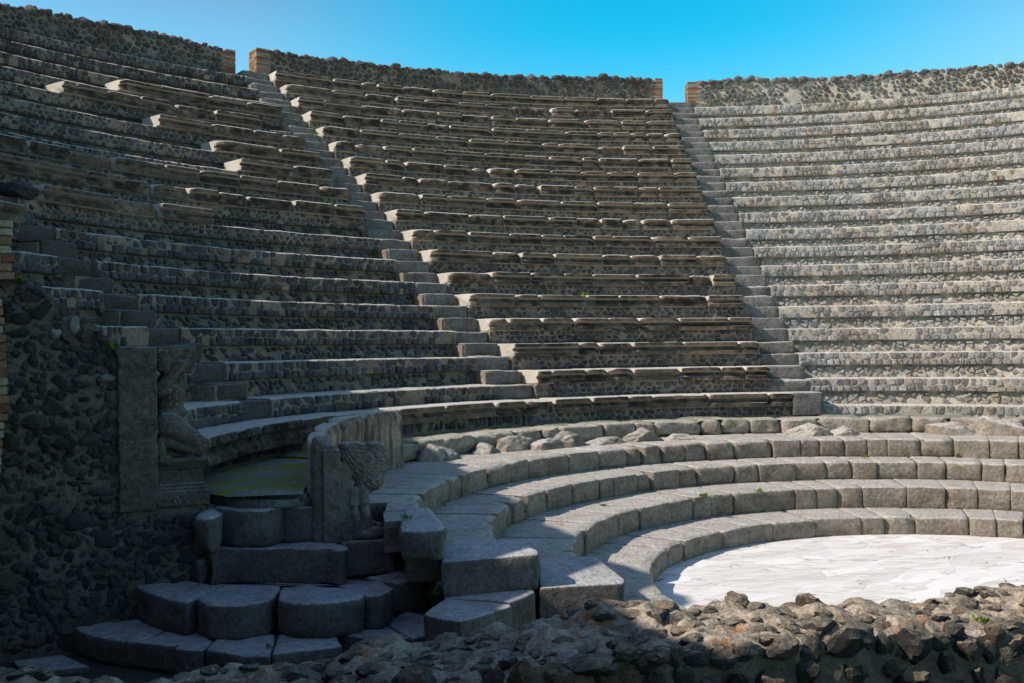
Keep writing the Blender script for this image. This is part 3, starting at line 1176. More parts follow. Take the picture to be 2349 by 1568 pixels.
# ------------------------------------------------------------------ sloping rubble wall on the left
wd = np.array([1.0, -.10]); wd /= np.linalg.norm(wd)      # along the wall, towards the orchestra
wn = np.array([-wd[1], wd[0]])                            # into the wall, away from the viewer
WC = np.array([-6.165, 2.70])


def WP(u, v, z):
    q = WC + wd * u + wn * v
    return (float(q[0]), float(q[1]), float(z))


def wall_top(u):
    if u > -.62:
        return 1.02 if u > -.60 else 2.22
    return 2.24 + (-.62 - u) * .80


T = thing("sloping_rubble_wall", "dark shaded rubble wall with sloping top, descending to the kneeling figure", "wall", WP(-1.3, .2, 0))
rnd = random.Random(21)
nr = np.random.default_rng(21)
mb = MB()
nu, nv = 64, 60
V, F = [], []
for i in range(nu + 1):
    u = -3.0 + 3.0 * i / nu
    zt = wall_top(u)
    if -.62 <= u <= -.58:
        zt = 2.22
    for j in range(nv + 1):
        z = -.02 + (zt + .02) * j / nv
        x, y, _ = WP(u, 0, z)
        d = nz(x, y, z, 3.5) * .022 + nz(x, y, z, 11) * .014
        V.append(WP(u, d if u > -2.99 else 0, z + (nz(x, y, 0, 6) * .03 if j == nv else 0)))
    for j in range(1, 6):   # top, running back
        V.append(WP(u, .09 * j, zt + nz(u * 5, j, 3) * .03))
m = nv + 6
for i in range(nu):
    for j in range(m - 1):
        q = i * m + j
        F.append((q, q + m, q + m + 1, q + 1))
mb.add(V, F)
# end face and back
mb.add([WP(-.0, 0, -.02), WP(-.0, .45, -.02), WP(-.0, .45, 1.03), WP(-.0, 0, 1.03)], [(0, 1, 2, 3)])
mb.add([WP(-3, .45, 0), WP(-.62, .45, 0), WP(-.62, .45, 2.22), WP(-3, .45, 4.14)], [(3, 2, 1, 0)])
mb.add([WP(-.62, .45, 0), WP(0, .45, 0), WP(0, .45, 1.02), WP(-.62, .45, 1.02)], [(3, 2, 1, 0)])
mb.build("mortar_core", MORTAR_DARK, T, angle=60)
mb = MB()
seeds = []
tries = 0
while len(seeds) < 1000 and tries < 60000:
    tries += 1
    u = rnd.uniform(-2.3, -.02)
    zt = wall_top(u)
    z = rnd.uniform(.04, zt - .01)
    s = rnd.choice([.035, .045, .055, .04, .03, .065, .025])
    if -.66 < u and z > .93:
        continue
    if any((u - a) ** 2 + (z - b) ** 2 < (s + c) ** 2 * .80 for a, b, c in seeds):
        continue
    seeds.append((u, z, s))
for (u, z, s) in seeds:
    a = rnd.uniform(.8, 1.3)
    rot = np.array([[wd[0], wn[0], 0], [wd[1], wn[1], 0], [0, 0, 1]])
    rock(mb, WP(u, rnd.uniform(-.006, .014), z), (s * a * 1.15, s * .85, s / a * 1.15), nr, 3, planes=7, rot=rot, pit=.22, lo=.42)
mb.build("rubble_stones", LAVA_DARK, T, angle=32)
mb = MB()
for (px, py, s, w) in ((240, 867, .055, 1.35), (125, 765, .045, 1.0), (170, 745, .05, .7)):
    # set by eye on the wall face
    r = _fw + _rt * (px - PW / 2) / FPX + _up * (PH / 2 - py) / FPX
    t = ((WC - CAM[:2]) @ wn) / (r[:2] @ wn)
    q = CAM + t * r
    rot = np.array([[wd[0], wn[0], 0], [wd[1], wn[1], 0], [0, 0, 1]])
    rock(mb, q, (s * w, .045, s / w * .9), nr, 3, planes=9, rot=rot, pit=.05)
mb.build("pale_stone", slab_mat("pale_limestone", (.30, .29, .26), (.38, .37, .34)), T, angle=40)
# slab-like coping stones on the slope
mb = MB()
for i in range(26):
    u = -.66 - i * .075
    zt = wall_top(u)
    rock(mb, WP(u, rnd.uniform(.05, .35), zt + rnd.uniform(-.02, .0)), (rnd.uniform(.04, .06), rnd.uniform(.05, .09), rnd.uniform(.02, .03)), nr, 2, lo=.5)
    rock(mb, WP(u, .04, zt + rnd.uniform(-.04, -.01)), (rnd.uniform(.04, .06), rnd.uniform(.05, .07), rnd.uniform(.025, .035)), nr, 2, lo=.5)
mb.build("coping_stones", LAVA_DARK, T, angle=32)

def u_at(px, py, v):
    """distance along the wall face (set forward by -v) where a photo position falls"""
    r = _fw + _rt * (px - PW / 2) / FPX + _up * (PH / 2 - py) / FPX
    n3 = wn
    t = ((WC + wn * v - CAM[:2]) @ n3) / (r[:2] @ n3)
    q = CAM + t * r
    return float((q[:2] - WC) @ wd), float(q[2])


# brick pier at the left edge
PU, PZT = u_at(31, 514, -.12)
PU2, PZM = u_at(8, 660, -.12)
T = thing("brick_pier", "ragged red and yellow brick pier at the left edge of the dark wall", "pier", WP(-2.0, -.1, 0))
mb = MB()
mc = MB()
rnd = random.Random(31)
z = 0.0
row = 0
while z < PZT:
    hb = rnd.uniform(.042, .05)
    edge = PU if z > PZM else PU2 - .10 if z < 1.35 else (PU2 + (.02 if 1.75 < z < 2.3 else 0) + .015 * math.sin(z * 4))
    u = edge + rnd.uniform(-.02, .012)
    while u > -2.5:
        wb = rnd.choice([.11, .2, .14, .09])
        if u < edge - .35:
            wb = .28
        dv = rnd.uniform(-.006, .006)
        a, b2 = u - wb + .008, u
        p = []
        for (uu, v_, zz) in ((a, -.12 + dv, z), (b2, -.12 + dv, z), (b2, .05, z), (a, .05, z), (a, -.12 + dv, z + hb), (b2, -.12 + dv, z + hb), (b2, .05, z + hb), (a, .05, z + hb)):
            n_ = nzv(uu * 30, zz * 30, v_ * 9 + row)
            p.append(WP(uu + n_[0] * .006, v_ + n_[1] * .005, zz + n_[2] * .005))
        mb.add(p, [(0, 1, 5, 4), (1, 2, 6, 5), (2, 3, 7, 6), (3, 0, 4, 7), (4, 5, 6, 7), (3, 2, 1, 0)])
        u -= wb
    mc.add([WP(uu, v_, zz) for zz in (z - .001, z + hb + .018) for (uu, v_) in ((-2.5, -.108), (edge - .022, -.108), (edge - .022, .06), (-2.5, .06))],
           [(0, 1, 5, 4), (1, 2, 6, 5), (2, 3, 7, 6), (3, 0, 4, 7), (4, 5, 6, 7), (3, 2, 1, 0)])
    z += hb + .016
    row += 1
mb.build("brickwork", BRICK_OLD, T)
mc.build("mortar_core", MORTAR_DARK, T)


# ------------------------------------------------------------------ carved pieces (remeshed into one stone body)
def sculpt(name, parts, matl, parent, base, ux, vx, voxel=.007, smooth=2, amp=.004):
    """parts in local (u, v, z): ('e', centre, radii, rot about v deg) ellipsoid, ('b', lo, hi) box, ('c', p, q, r0, r1) tapered limb"""
    bm = bmesh.new()
    for p in parts:
        if p[0] == 'e':
            mtx = Matrix.Translation(Vector(p[1])) @ Matrix.Rotation(rad(p[3] if len(p) > 3 else 0), 4, 'Y') @ Matrix.Diagonal((*p[2], 1))
            bmesh.ops.create_icosphere(bm, subdivisions=3, radius=1, matrix=mtx)
        elif p[0] == 'b':
            lo, hi = Vector(p[1]), Vector(p[2])
            mtx = Matrix.Translation((lo + hi) / 2) @ Matrix.Diagonal((*(hi - lo), 1))
            bmesh.ops.create_cube(bm, size=1, matrix=mtx)
        elif p[0] == 'c':
            a, b2 = Vector(p[1]), Vector(p[2])
            d = b2 - a
            q = d.to_track_quat('Z', 'Y').to_matrix().to_4x4()
            mtx = Matrix.Translation((a + b2) / 2) @ q
            bmesh.ops.create_cone(bm, cap_ends=True, segments=20, radius1=p[3], radius2=p[4], depth=d.length, matrix=mtx)
            for c_, r_ in ((a, p[3]), (b2, p[4])):
                bmesh.ops.create_icosphere(bm, subdivisions=2, radius=r_, matrix=Matrix.Translation(c_))
    me = bpy.data.meshes.new(name + "_src")
    bm.to_mesh(me)
    bm.free()
    o = bpy.data.objects.new(name + "_src", me)
    col.objects.link(o)
    md = o.modifiers.new("r", 'REMESH')
    md.mode = 'VOXEL'
    md.voxel_size = voxel
    md.use_smooth_shade = True
    if smooth:
        sm = o.modifiers.new("s", 'SMOOTH')
        sm.factor = .5
        sm.iterations = smooth
    dg = bpy.context.evaluated_depsgraph_get()
    ev = o.evaluated_get(dg)
    m2 = bpy.data.meshes.new_from_object(ev)
    V = np.array([v.co[:] for v in m2.vertices])
    Nn = np.array([v.normal[:] for v in m2.vertices])
    d = np.array([nz(v[0], v[1], v[2], 14) * amp + nz(v[0], v[1], v[2], 40) * amp * .5 for v in V])
    V = V + Nn * d[:, None]
    F = [tuple(p.vertices) for p in m2.polygons]
    bpy.data.objects.remove(o)
    W = np.stack([base[0] + V[:, 0] * ux[0] + V[:, 1] * vx[0], base[1] + V[:, 0] * ux[1] + V[:, 1] * vx[1], base[2] + V[:, 2]], -1)
    mbb = MB()
    mbb.add(W, F)
    return mbb.build(name, matl, parent, angle=70)


# kneeling figure on its pedestal: local u to the right from the block's right edge, z from the ground
UX = (wd[0], wd[1])
VX = (wn[0], wn[1])
sc = .000872
TB = WP(-.350, -.045, 0)          # u = 0 at the seam between plain block and figure


def tu(x):
    return (x - 440) * sc


def tz(y):
    return 2.245 - (y - 80) * sc


T = thing("kneeling_figure_pier", "weathered stone block with a kneeling bearded figure carrying the end of the dark wall", "carved pier", TB)
# plain block
blk = [('b', (tu(112), 0, tz(1505)), (tu(436), .44, tz(82))), ('b', (tu(92), .01, tz(140)), (tu(300), .40, tz(84)))]
sculpt("plain_block", blk, CARVED_DARK, T, TB, UX, VX, .012, 2, .010)
vc = .20
fig = [
    # broken slab and raised forearms
    ('b', (tu(445), .05, tz(180)), (tu(772), .38, tz(82))),
    ('b', (tu(560), .06, tz(262)), (tu(770), .36, tz(170))),
    ('b', (tu(640), .08, tz(320)), (tu(745), .34, tz(255))),
] + [('c', (tu(455), .035, tz(132 + 37 * i)), (tu(520), .02, tz(130 + 37 * i)), .015, .013) for i in range(5)] + [
    ('e', (tu(500), .10, tz(230)), (.060, .09, .085)),
    ('c', (tu(470), .10, tz(470)), (tu(590), .07, tz(300)), .060, .045),
    ('c', (tu(470), .30, tz(470)), (tu(590), .33, tz(300)), .060, .045),
    ('c', (tu(590), .07, tz(300)), (tu(640), .06, tz(240)), .045, .036),
    # head and beard
    ('e', (tu(620), .20, tz(390)), (.075, .085, .095)),
    ('e', (tu(682), .20, tz(385)), (.020, .018, .026)),
    ('e', (tu(668), .20, tz(440)), (.042, .055, .050)),
    ('e', (tu(640), .12, tz(388)), (.014, .012, .020)),
    # chest and belly
    ('e', (tu(575), .20, tz(520)), (.105, .15, .115)),
    ('e', (tu(628), .15, tz(505)), (.050, .06, .050)),
    ('e', (tu(560), .20, tz(600)), (.105, .14, .10)),
    ('e', (tu(560), .20, tz(665)), (.128, .15, .060)),
    # thighs, knees, shins and feet
    ('c', (tu(530), .09, tz(775)), (tu(780), .07, tz(940)), .110, .070),
    ('c', (tu(530), .30, tz(775)), (tu(780), .32, tz(940)), .110, .070),
    ('e', (tu(795), .07, tz(985)), (.060, .062, .075)),
    ('e', (tu(795), .32, tz(985)), (.060, .062, .075)),
    ('c', (tu(770), .06, tz(1005)), (tu(530), .055, tz(925)), .044, .042),
    ('c', (tu(770), .33, tz(1005)), (tu(530), .335, tz(925)), .044, .042),
    ('c', (tu(475), .06, tz(905)), (tu(470), .06, tz(1040)), .036, .034),
    ('c', (tu(465), .05, tz(1055)), (tu(540), .045, tz(1068)), .024, .018),
    ('b', (tu(445), .14, tz(1065)), (tu(700), .28, tz(780))),
]
sculpt("kneeling_figure", fig, CARVED_DARK, T, TB, UX, VX, .0065, 3, .004)
ped = [
    ('b', (tu(440), .02, tz(1100)), (tu(862), .42, tz(1068))),
    ('b', (tu(440), .035, tz(1130)), (tu(845), .40, tz(1098))),
    ('b', (tu(440), .055, tz(1160)), (tu(830), .385, tz(1128))),
    ('b', (tu(440), .075, tz(1300)), (tu(826), .365, tz(1155))),
    ('b', (tu(440), .045, tz(1325)), (tu(840), .40, tz(1290))),
    ('b', (tu(440), .02, tz(1350)), (tu(856), .42, tz(1322))),
    ('b', (tu(430), 0, tz(1480)), (tu(868), .44, tz(1348))),
]
sculpt("pedestal", ped, CARVED_DARK, T, TB, UX, VX, .0075, 1, .004)

# winged lion-foot bench end
gd = np.array([math.cos(rad(-12)), math.sin(rad(-12))])
gn = np.array([-gd[1], gd[0]])
gs = .001071
GB0 = at(741, 1249, .70)
GB = (GB0[0], GB0[1], .70)


def gu(x):
    return (x - 215) * gs


def gz(y):
    return (1057 - y) * gs


T = thing("winged_lion_foot_bench_end", "carved parapet end with a feathered wing above a clawed lion foot", "carved bench end", GB)
pil = [('b', (gu(222), .0, -.005), (gu(346), .22, gz(380))), ('e', (gu(282), .11, gz(382)), (.068, .11, .055)),
       ('c', (gu(205), .10, .0), (gu(205), .10, gz(330)), .062, .060), ('b', (gu(165), .06, 0), (gu(300), .22, gz(330)))]
sculpt("pilaster", pil, CARVED, T, GB, gd, gn, .009, 3, .007)
gv = .05
leg = [
    ('b', (gu(345), .06, 0), (gu(440), .19, gz(480))),
    ('e', (gu(560), .12, gz(500)), (.178, .095, .170)),
    ('e', (gu(470), .12, gz(440)), (.130, .090, .120)),
    ('e', (gu(600), .12, gz(460)), (.145, .090, .135)),
    ('e', (gu(580), .12, gz(600)), (.130, .085, .120), 25),
    ('e', (gu(520), .12, gz(690)), (.075, .070, .075)),
    ('e', (gu(400), .12, gz(365)), (.055, .075, .042)),
    ('c', (gu(525), .09, gz(700)), (gu(530), .09, gz(800)), .050, .040),
    ('c', (gu(455), .075, gz(700)), (gu(452), .075, gz(795)), .040, .038),
    ('e', (gu(450), .07, gz(785)), (.046, .040, .036)),
    ('e', (gu(530), .085, gz(775)), (.046, .040, .036)),
    ('c', (gu(450), .075, gz(830)), (gu(492), .08, gz(1010)), .036, .042),
    ('c', (gu(528), .09, gz(810)), (gu(560), .09, gz(960)), .038, .050),
    ('e', (gu(615), .10, gz(1000)), (.105, .080, .050), 14),
    ('e', (gu(560), .10, gz(1022)), (.130, .085, .045)),
]
for i, (x, y, v) in enumerate([(700, 1008, .045), (712, 1012, .085), (705, 1008, .125), (640, 955, .07)]):
    leg.append(('e', (gu(x), v, gz(y)), (.034, .021, .022), 22))
    leg.append(('e', (gu(x - 42), v, gz(y - 14)), (.030, .020, .022), 14))
sculpt("lion_foot", leg, CARVED, T, GB, gd, gn, .006, 2, .003)
# feathers in overlapping rows fanning out from the shoulder
fe = []
rnd = random.Random(4)


def surf(x, y):
    best = None
    for p in leg[1:5]:
        c_, s_ = p[1], p[2]
        q = 1 - ((gu(x) - c_[0]) / s_[0]) ** 2 - ((gz(y) - c_[2]) / s_[2]) ** 2
        if q > .04:
            v = c_[1] - s_[1] * math.sqrt(q)
            best = v if best is None else min(best, v)
    return best


for j in range(4):       # long pinions sweeping down beside the pilaster
    for i in range(14):
        t = i / 13
        x = 360 + j * 17 + (105 + 10 * j) * t ** 1.7
        y = 385 + (205 - 12 * j) * t - j * 6
        v = surf(x, y)
        if v is not None:
            fe.append(('e', (gu(x), v + .001, gz(y)), (.018, .006, .0055), 62 - 26 * t))
for a_ in range(-3, 16):  # scale-like feathers, tips overlapping downwards
    for b_ in range(0, 16):
        x = 392 + a_ * 25 + (12 if b_ % 2 else 0) + b_ * 3
        y = 345 + b_ * 26 + a_ * 2
        x += rnd.uniform(-6, 6)
        y += rnd.uniform(-6, 6)
        if x - 392 < (y - 345) * .42 - 5 and y < 620:
            continue
        if surf(x, y) is None or surf(x + 12, y + 10) is None or x > 722:
            continue
        v = surf(x, y)
        an = 18 + 52 * max(0, min(1, (y - 340) / 380)) + rnd.uniform(-16, 16)
        fe.append(('e', (gu(x), v - .0005, gz(y)), (.0215 * rnd.uniform(.85, 1.1), .0058, .0100), an))
sculpt("wing_feathers", fe, CARVED, T, GB, gd, gn, .0042, 2, .002)
V, F = prism_stone([(GB[0] + gd[0] * u + gn[0] * v, GB[1] + gd[1] * u + gn[1] * v) for u, v in ((gu(352), -.015), (gu(742), -.015), (gu(738), .20), (gu(352), .24))],
                   .70, .43, random.Random(3), bev=.016, amp=.008, maxlen=.05, under=.05)
sb = MB()
sb.add(V, F)
sb.build("base_block", CARVED, T, angle=45)

# ------------------------------------------------------------------ parapet slabs behind the bench end
T = thing("curved_parapet", "pinkish upright stone slabs curving beside the mossy walkway", "parapet", polar(6.05, 140, .92))
rnd = random.Random(12)
edges = [125.9, 134.6, 140.6, 147.6, 155.8]
tops = [1.555, 1.55, 1.525, 1.49]


def parapet_R(t):
    if t < 140:
        return 5.95
    return 5.95 - .155 * min(1, (t - 140) / 15) ** 1.2


for i in range(4):
    t0, t1 = edges[i] + .18, edges[i + 1] - .18
    Hh = tops[i] - .90
    prof = [(.085, 0), (.045, -.008), (.015, -.035), (.0, -.08), (0.004, -.2), (.0, -.35), (0, -.5), (0, -Hh)]
    sb = MB()
    swept(sb, parapet_R, tops[i], t0, t1, prof, .165, rnd, h=Hh, amp=.009, big=.03, step=.035, endround=.028, chip=.6, depthcuts=4)
    sb.build("parapet_slab", PARAPET, T, angle=50)

# ------------------------------------------------------------------ loose broken rocks below the kerb
loose = [  # photo position, width m, height m, label
    ((945, 1045), .30, .17, "squat grey rock wedged against the end of the parapet"),
    ((985, 1020), .30, .10, "pale slanting rock above the squat one by the parapet"),
    ((1022, 1045), .38, .13, "bright pointed rock lying just right of the parapet end"),
    ((1195, 1022), .52, .19, "tall peaked rock leaning below the mossy kerb, left of centre"),
    ((1275, 1022), .42, .12, "low broken rock right of the tall peaked one"),
    ((1345, 1020), .46, .15, "sharp-crested rock left of two long flat fragments"),
    ((1430, 1012), .46, .09, "long flat pale fragment left of the flaked crest rock"),
    ((1510, 1008), .55, .15, "flaked crest rock leaning at the foot of the kerb, before the big projecting block"),
    ((1590, 1004), .35, .07, "thin flat fragment beside the big projecting kerb block"),
    ((1875, 993), .55, .15, "rounded hump-shaped pale rock under the kerb in full sun"),
    ((1965, 998), .35, .10, "small wedge rock right of the rounded hump"),
    ((2185, 985), .75, .17, "long pale rock rising to a point, left of the triangular one"),
    ((2290, 985), .75, .19, "triangular pale rock sloping down to the right edge"),
]
nr = np.random.default_rng(9)
for (px, w, h, lab) in loose:
    x, y = px
    c = at(x, y + 8, .93)
    R = math.hypot(*c)
    a = math.atan2(c[1], c[0])
    R = min(max(R, 5.72), 5.98)
    c = (R * math.cos(a), R * math.sin(a))
    e_r = np.array([math.cos(a), math.sin(a), 0])
    e_t = np.array([math.sin(a), -math.cos(a), 0])
    sb = MB()
    rot = np.stack([e_t, e_r, np.array([0, 0, 1.0])], 1)
    # a leaning wedge: base polygon and an off-centre crest
    cx_ = random.Random(x).uniform(-.25, .25)
    V, F = ico(4)
    P = V.copy()
    N_ = np.array([[cx_ - .55, -.35, .75], [cx_ + .5, -.25, .8], [.1, -.9, .45], [-.2, .8, .5], [-.95, -.1, .3], [.95, .1, .3], [.1, -.5, .85], [.3, .2, .9]]) + nr.normal(size=(8, 3)) * .22
    N_ /= np.linalg.norm(N_, axis=1)[:, None]
    d = np.array([.55, .58, .62, .7, .85, .85, .6, .62]) * nr.uniform(.8, 1.15, 8)
    D = V @ N_.T
    r = np.where(D > .05, d / np.maximum(D, .05), 9)
    rr = -np.log(np.exp(-r * 45).sum(1) + math.exp(-45 * 1.2)) / 45
    off = nr.uniform(-40, 40, 3)
    rr *= 1 + np.array([.10 * noise.noise(Vector(v * 3 + off)) + .035 * noise.noise(Vector(v * 9 + off)) for v in V])
    P = V * rr[:, None] * np.array([w / 1.5, .17, h * 1.6])
    P[:, 2] = np.maximum(P[:, 2], -.05)
    sb.add(P @ rot.T + np.array([c[0], c[1], .93]), F)
    tag(sb.build("broken_rock", STEP_WIDE if x > 960 else LEDGE, loc=(c[0], c[1], .92), angle=38), lab, "rock", "broken rocks along the foot of the kerb")

# ------------------------------------------------------------------ walls on top of the seating
def top_wall(label, t0, t1, topz, quoins, seed, sunny=False):
    Rf, Rk = 16.98, 17.42
    z0 = 7.95
    rnd = random.Random(seed)
    nr = np.random.default_rng(seed)
    T = thing("rubble_wall", label, "wall", polar(17.2, (t0 + t1) / 2, z0), group="rubble walls crowning the seats")
    L = rad(t1 - t0) * Rf
    n = int(L / .09)
    V, F = [], []
    P = []
    mrows = 9
    for i in range(n + 1):
        th = t0 + (t1 - t0) * i / n
        zt = topz(th) - .05 + nz(th * 3, 1, seed) * .03
        cols = [(Rf, z0 + (zt - z0) * j / mrows) for j in range(mrows + 1)] + [(Rf + (Rk - Rf) * j / 3, zt + nz(th * 5, j, 7) * .03) for j in range(1, 4)] + [(Rk, 0.0)]
        for (r, z) in cols:
            x, y, _ = polar(r, th, z)
            d = nz(x, y, z, 5) * .03 if z0 < z else 0
            V.append(polar(r + d, th, z))
        m = len(cols)
    for i in range(n):
        for j in range(m - 1):
            q = i * m + j
            F.append((q, q + 1, q + m + 1, q + m))
    F.append(tuple(range(m))[::-1])
    F.append(tuple(n * m + j for j in range(m)))
    mb = MB()
    mb.add(V, F)
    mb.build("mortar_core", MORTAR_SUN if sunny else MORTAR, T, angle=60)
    mb = MB()
    q0 = .30 if quoins[0] else 0
    q1 = .30 if quoins[1] else 0

    def mp(u, v, d):
        return polar(Rf - d, t0 + math.degrees(u / Rf), z0 + v)
    for c in cells(q0, L - q1, 0, .98, .135, .105, .6, .48, rnd):
        cu = sum(p[0] for p in c) / len(c)
        cv = sum(p[1] for p in c) / len(c)
        if z0 + cv > topz(t0 + math.degrees(cu / Rf)) - .05 or rnd.random() < .05 or nz(cu * 1.3, cv * 2, seed) > .48:
            continue
        facet_stone(mb, c, rnd.uniform(.010, .030), .045, mp, rnd, 1.4)
    # crest stones
    u = q0
    while u < L - q1:
        s = rnd.choice([.035, .05, .065, .08, .11])
        th = t0 + math.degrees(u / Rf)
        for rr_ in (Rf + .02, Rf + .16, Rf + .32):
            x, y, z = polar(rr_ + rnd.uniform(-.03, .03), th + rnd.uniform(-.1, .1), topz(th) - .05 + rnd.uniform(-.02, .035))
            rock(mb, (x, y, z), (s * 1.1, s * 1.1, s * .8), nr, 2, pit=.06)
        u += s * rnd.uniform(1.2, 1.8)
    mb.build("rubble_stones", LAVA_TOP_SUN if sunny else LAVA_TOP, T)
    for side in (0, 1):
        if not quoins[side]:
            continue
        mb = MB()
        te = t0 if side == 0 else t1
        sg = 1 if side == 0 else -1
        z = z0 + .0
        zt = topz(te) - .01
        r_ = 0
        ur = (math.cos(rad(te)), math.sin(rad(te)))
        ut = (-math.sin(rad(te)) * sg, math.cos(rad(te)) * sg)
        while z < zt:
            hb = .036
            for (a, b2) in ([(0, .24), (.245, .45)] if r_ % 2 else [(0, .15), (.155, .3), (.305, .45)]):
                # along the thickness: end face of the wall
                ln = (.18 if r_ % 2 else .30) + rnd.uniform(-.03, .03)
                for (c0_, c1_) in ([(-.012, ln)] if True else []):
                    ra, rb = Rf - .02 + a + rnd.uniform(-.006, .006), Rf - .02 + b2
                    P = []
                    for zz in (z, z + hb):
                        for (r, t) in ((ra, c0_), (ra, c1_), (rb, c1_), (rb, c0_)):
                            P.append((ur[0] * r + ut[0] * t + rnd.uniform(-.004, .004), ur[1] * r + ut[1] * t + rnd.uniform(-.004, .004), zz + rnd.uniform(-.003, .003)))
                    fs = [(0, 1, 5, 4), (1, 2, 6, 5), (2, 3, 7, 6), (3, 0, 4, 7), (4, 5, 6, 7), (3, 2, 1, 0)]
                    mb.add(P, fs if sg < 0 else [f[::-1] for f in fs])
            z += hb + .012
            r_ += 1
        mb.build("brick_quoin", BRICK, T)
    return T


def interp(pts):
    def f(t):
        if t <= pts[0][0]:
            return pts[0][1]
        for (a, b), (c, d) in zip(pts, pts[1:]):
            if t <= c:
                return b + (d - b) * (t - a) / (c - a)
        return pts[-1][1]
    return f


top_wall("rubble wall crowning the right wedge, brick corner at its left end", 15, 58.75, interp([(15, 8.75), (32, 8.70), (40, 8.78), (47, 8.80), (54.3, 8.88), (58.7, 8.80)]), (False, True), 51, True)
top_wall("rubble wall crowning the middle wedge with brick corners at both ends", 60.95, 94.85, interp([(61, 8.90), (65.4, 8.95), (73, 8.88), (80, 8.87), (87.5, 8.88), (94.9, 8.84)]), (True, True), 52)
top_wall("rubble wall crowning the left wedge, brick corner at its right end", 96.55, 121, interp([(96.6, 8.70), (102, 8.78), (109.5, 8.71), (113, 8.62), (121, 8.55)]), (True, False), 53)

# filling behind the topmost tread, up to the walls
mb = MB()
V, F = [], []
n = 90
for i in range(n + 1):
    th = 14 + (119.5 - 14) * i / n
    for (r, z) in ((RR[0] + .35, ZR[0] - .205), (17.0, ZR[0] - .19), (17.45, ZR[0] - .19), (17.45, 0)):
        V.append(polar(r, th, z))
for i in range(n):
    for j in range(3):
        q = i * 4 + j
        F.append((q, q + 1, q + 5, q + 4))
mb.add(V, F)
tag(mb.build("terrace", MORTAR), "mortar terrace at the top of the theatre behind the last seats", "terrace", kind="structure")

# ------------------------------------------------------------------ enclosure wall outside the frame (it shades the left part)
# edge of its shadow as surveyed on steps, seats and foreground wall
SHADOW = [(-6.1, -2.85, 1.31), (-2.49, 1.57, .2), (-2.82, 2.55, .458), (-2.9, 3.78, .69), (-3.0, 4.6, .924), (-3.78, 7.02, 2.08), (-3.98, 7.56, 2.47),
          (-4.14, 8.12, 2.87), (-4.43, 8.61, 3.27), (-4.3, 9.3, 3.66)]
prof = []
for (x, y, z) in SHADOW:
    t = (x + 9.2) / -math.cos(AZ)
    prof.append((y + t * math.sin(AZ), z + t * math.tan(EL)))
prof = [(-12, prof[0][1] - .1)] + prof + [(prof[-1][0] + 1.2, 8.6), (17, 8.7)]
prof.insert(2, (prof[2][0] - 1.4, prof[1][1] + .3))
prof.sort()
mb = MB()
V = []
ys = [-12 + 29 * i / 130 for i in range(131)]
pf = interp(prof)
for y in ys:
    z = pf(y) + nz(y * 2.2, 0, 0) * .10 + nz(y * 6, 3, 0) * .05
    V += [(-9.2, y, -.01), (-9.2, y, z), (-9.75, y, z), (-9.75, y, -.01)]
F = []
for i in range(130):
    for j in range(3):
        q = i * 4 + j
        F.append((q, q + 4, q + 5, q + 1))
F += [(0, 1, 2, 3), (523, 522, 521, 520)]
mb.add(V, F)
tag(mb.build("enclosure_wall", MORTAR, loc=(-9.5, 4, 0)), "tall side wall enclosing the theatre on the left, beyond the picture edge", "wall", kind="structure")

# ------------------------------------------------------------------ rubble wall in the foreground
FT = 1.325
T = thing("low_rubble_wall", "thick low rubble wall with mossy rusty top across the foreground", "wall", (-6, -2.9, 0))
far = [(-9.0, -1.86), (-7.95, -2.11), (-7.37, -2.25), (-6.6, -2.38), (-5.64, -2.65), (-4.51, -2.99), (-3.4, -3.30)]
fd = np.array([.967, -.255])
fn = np.array([-.255, -.967])     # towards the viewer


def far_y(x):
    for (a, b), (c, d) in zip(far, far[1:]):
        if x <= c:
            return b + (d - b) * (x - a) / (c - a)
    return far[-1][1]


def FWP(s, v, z):
    """s along x, v metres towards the viewer from the far edge"""
    return (s + fn[0] * v, far_y(s) + fn[1] * v, z)


TW = .50
rnd = random.Random(61)
nr = np.random.default_rng(61)


def fw_top(s, v):
    return FT - .02 + nz(s * 1.3, v * 1.3, 5) * .05 + nz(s * 4, v * 4, 1) * .045 + nz(s * 11, v * 11, 1) * .034 + nz(s * 27, v * 27, 1) * .014 + .045 * math.exp(-((s + 6.25) / .26) ** 2) - .02 * max(0, min(1, (-6.4 - s) / .4)) - .012 - .018 * math.exp(-((s + 5.6) / .25) ** 2)


mb = MB()
ns = 330
cols = [(-.06, 0.0), (-.03, .5), (0, .9), (.0, 1.15)]
V, F = [], []
nvv = 38
mm = 4 + nvv + 26
for i in range(ns + 1):
    s = -9.0 + 5.6 * i / ns
    for (v, z) in cols:
        V.append(FWP(s, v, z))
    for j in range(nvv):
        v = TW * j / (nvv - 1)
        V.append(FWP(s, v, fw_top(s, v) - (.03 if j == 0 else 0)))
    for j in range(26):
        z = fw_top(s, TW) - .02 - (FT) * (j + 1) / 26
        x_, y_, _ = FWP(s, TW, z)
        V.append(FWP(s, TW + .01 + nz(x_, y_, z, 4) * .04 + nz(x_, y_, z, 13) * .03, z))
for i in range(ns):
    for j in range(mm - 1):
        q = i * mm + j
        F.append((q, q + 1, q + mm + 1, q + mm))
mb.add(V, [f[::-1] for f in F])


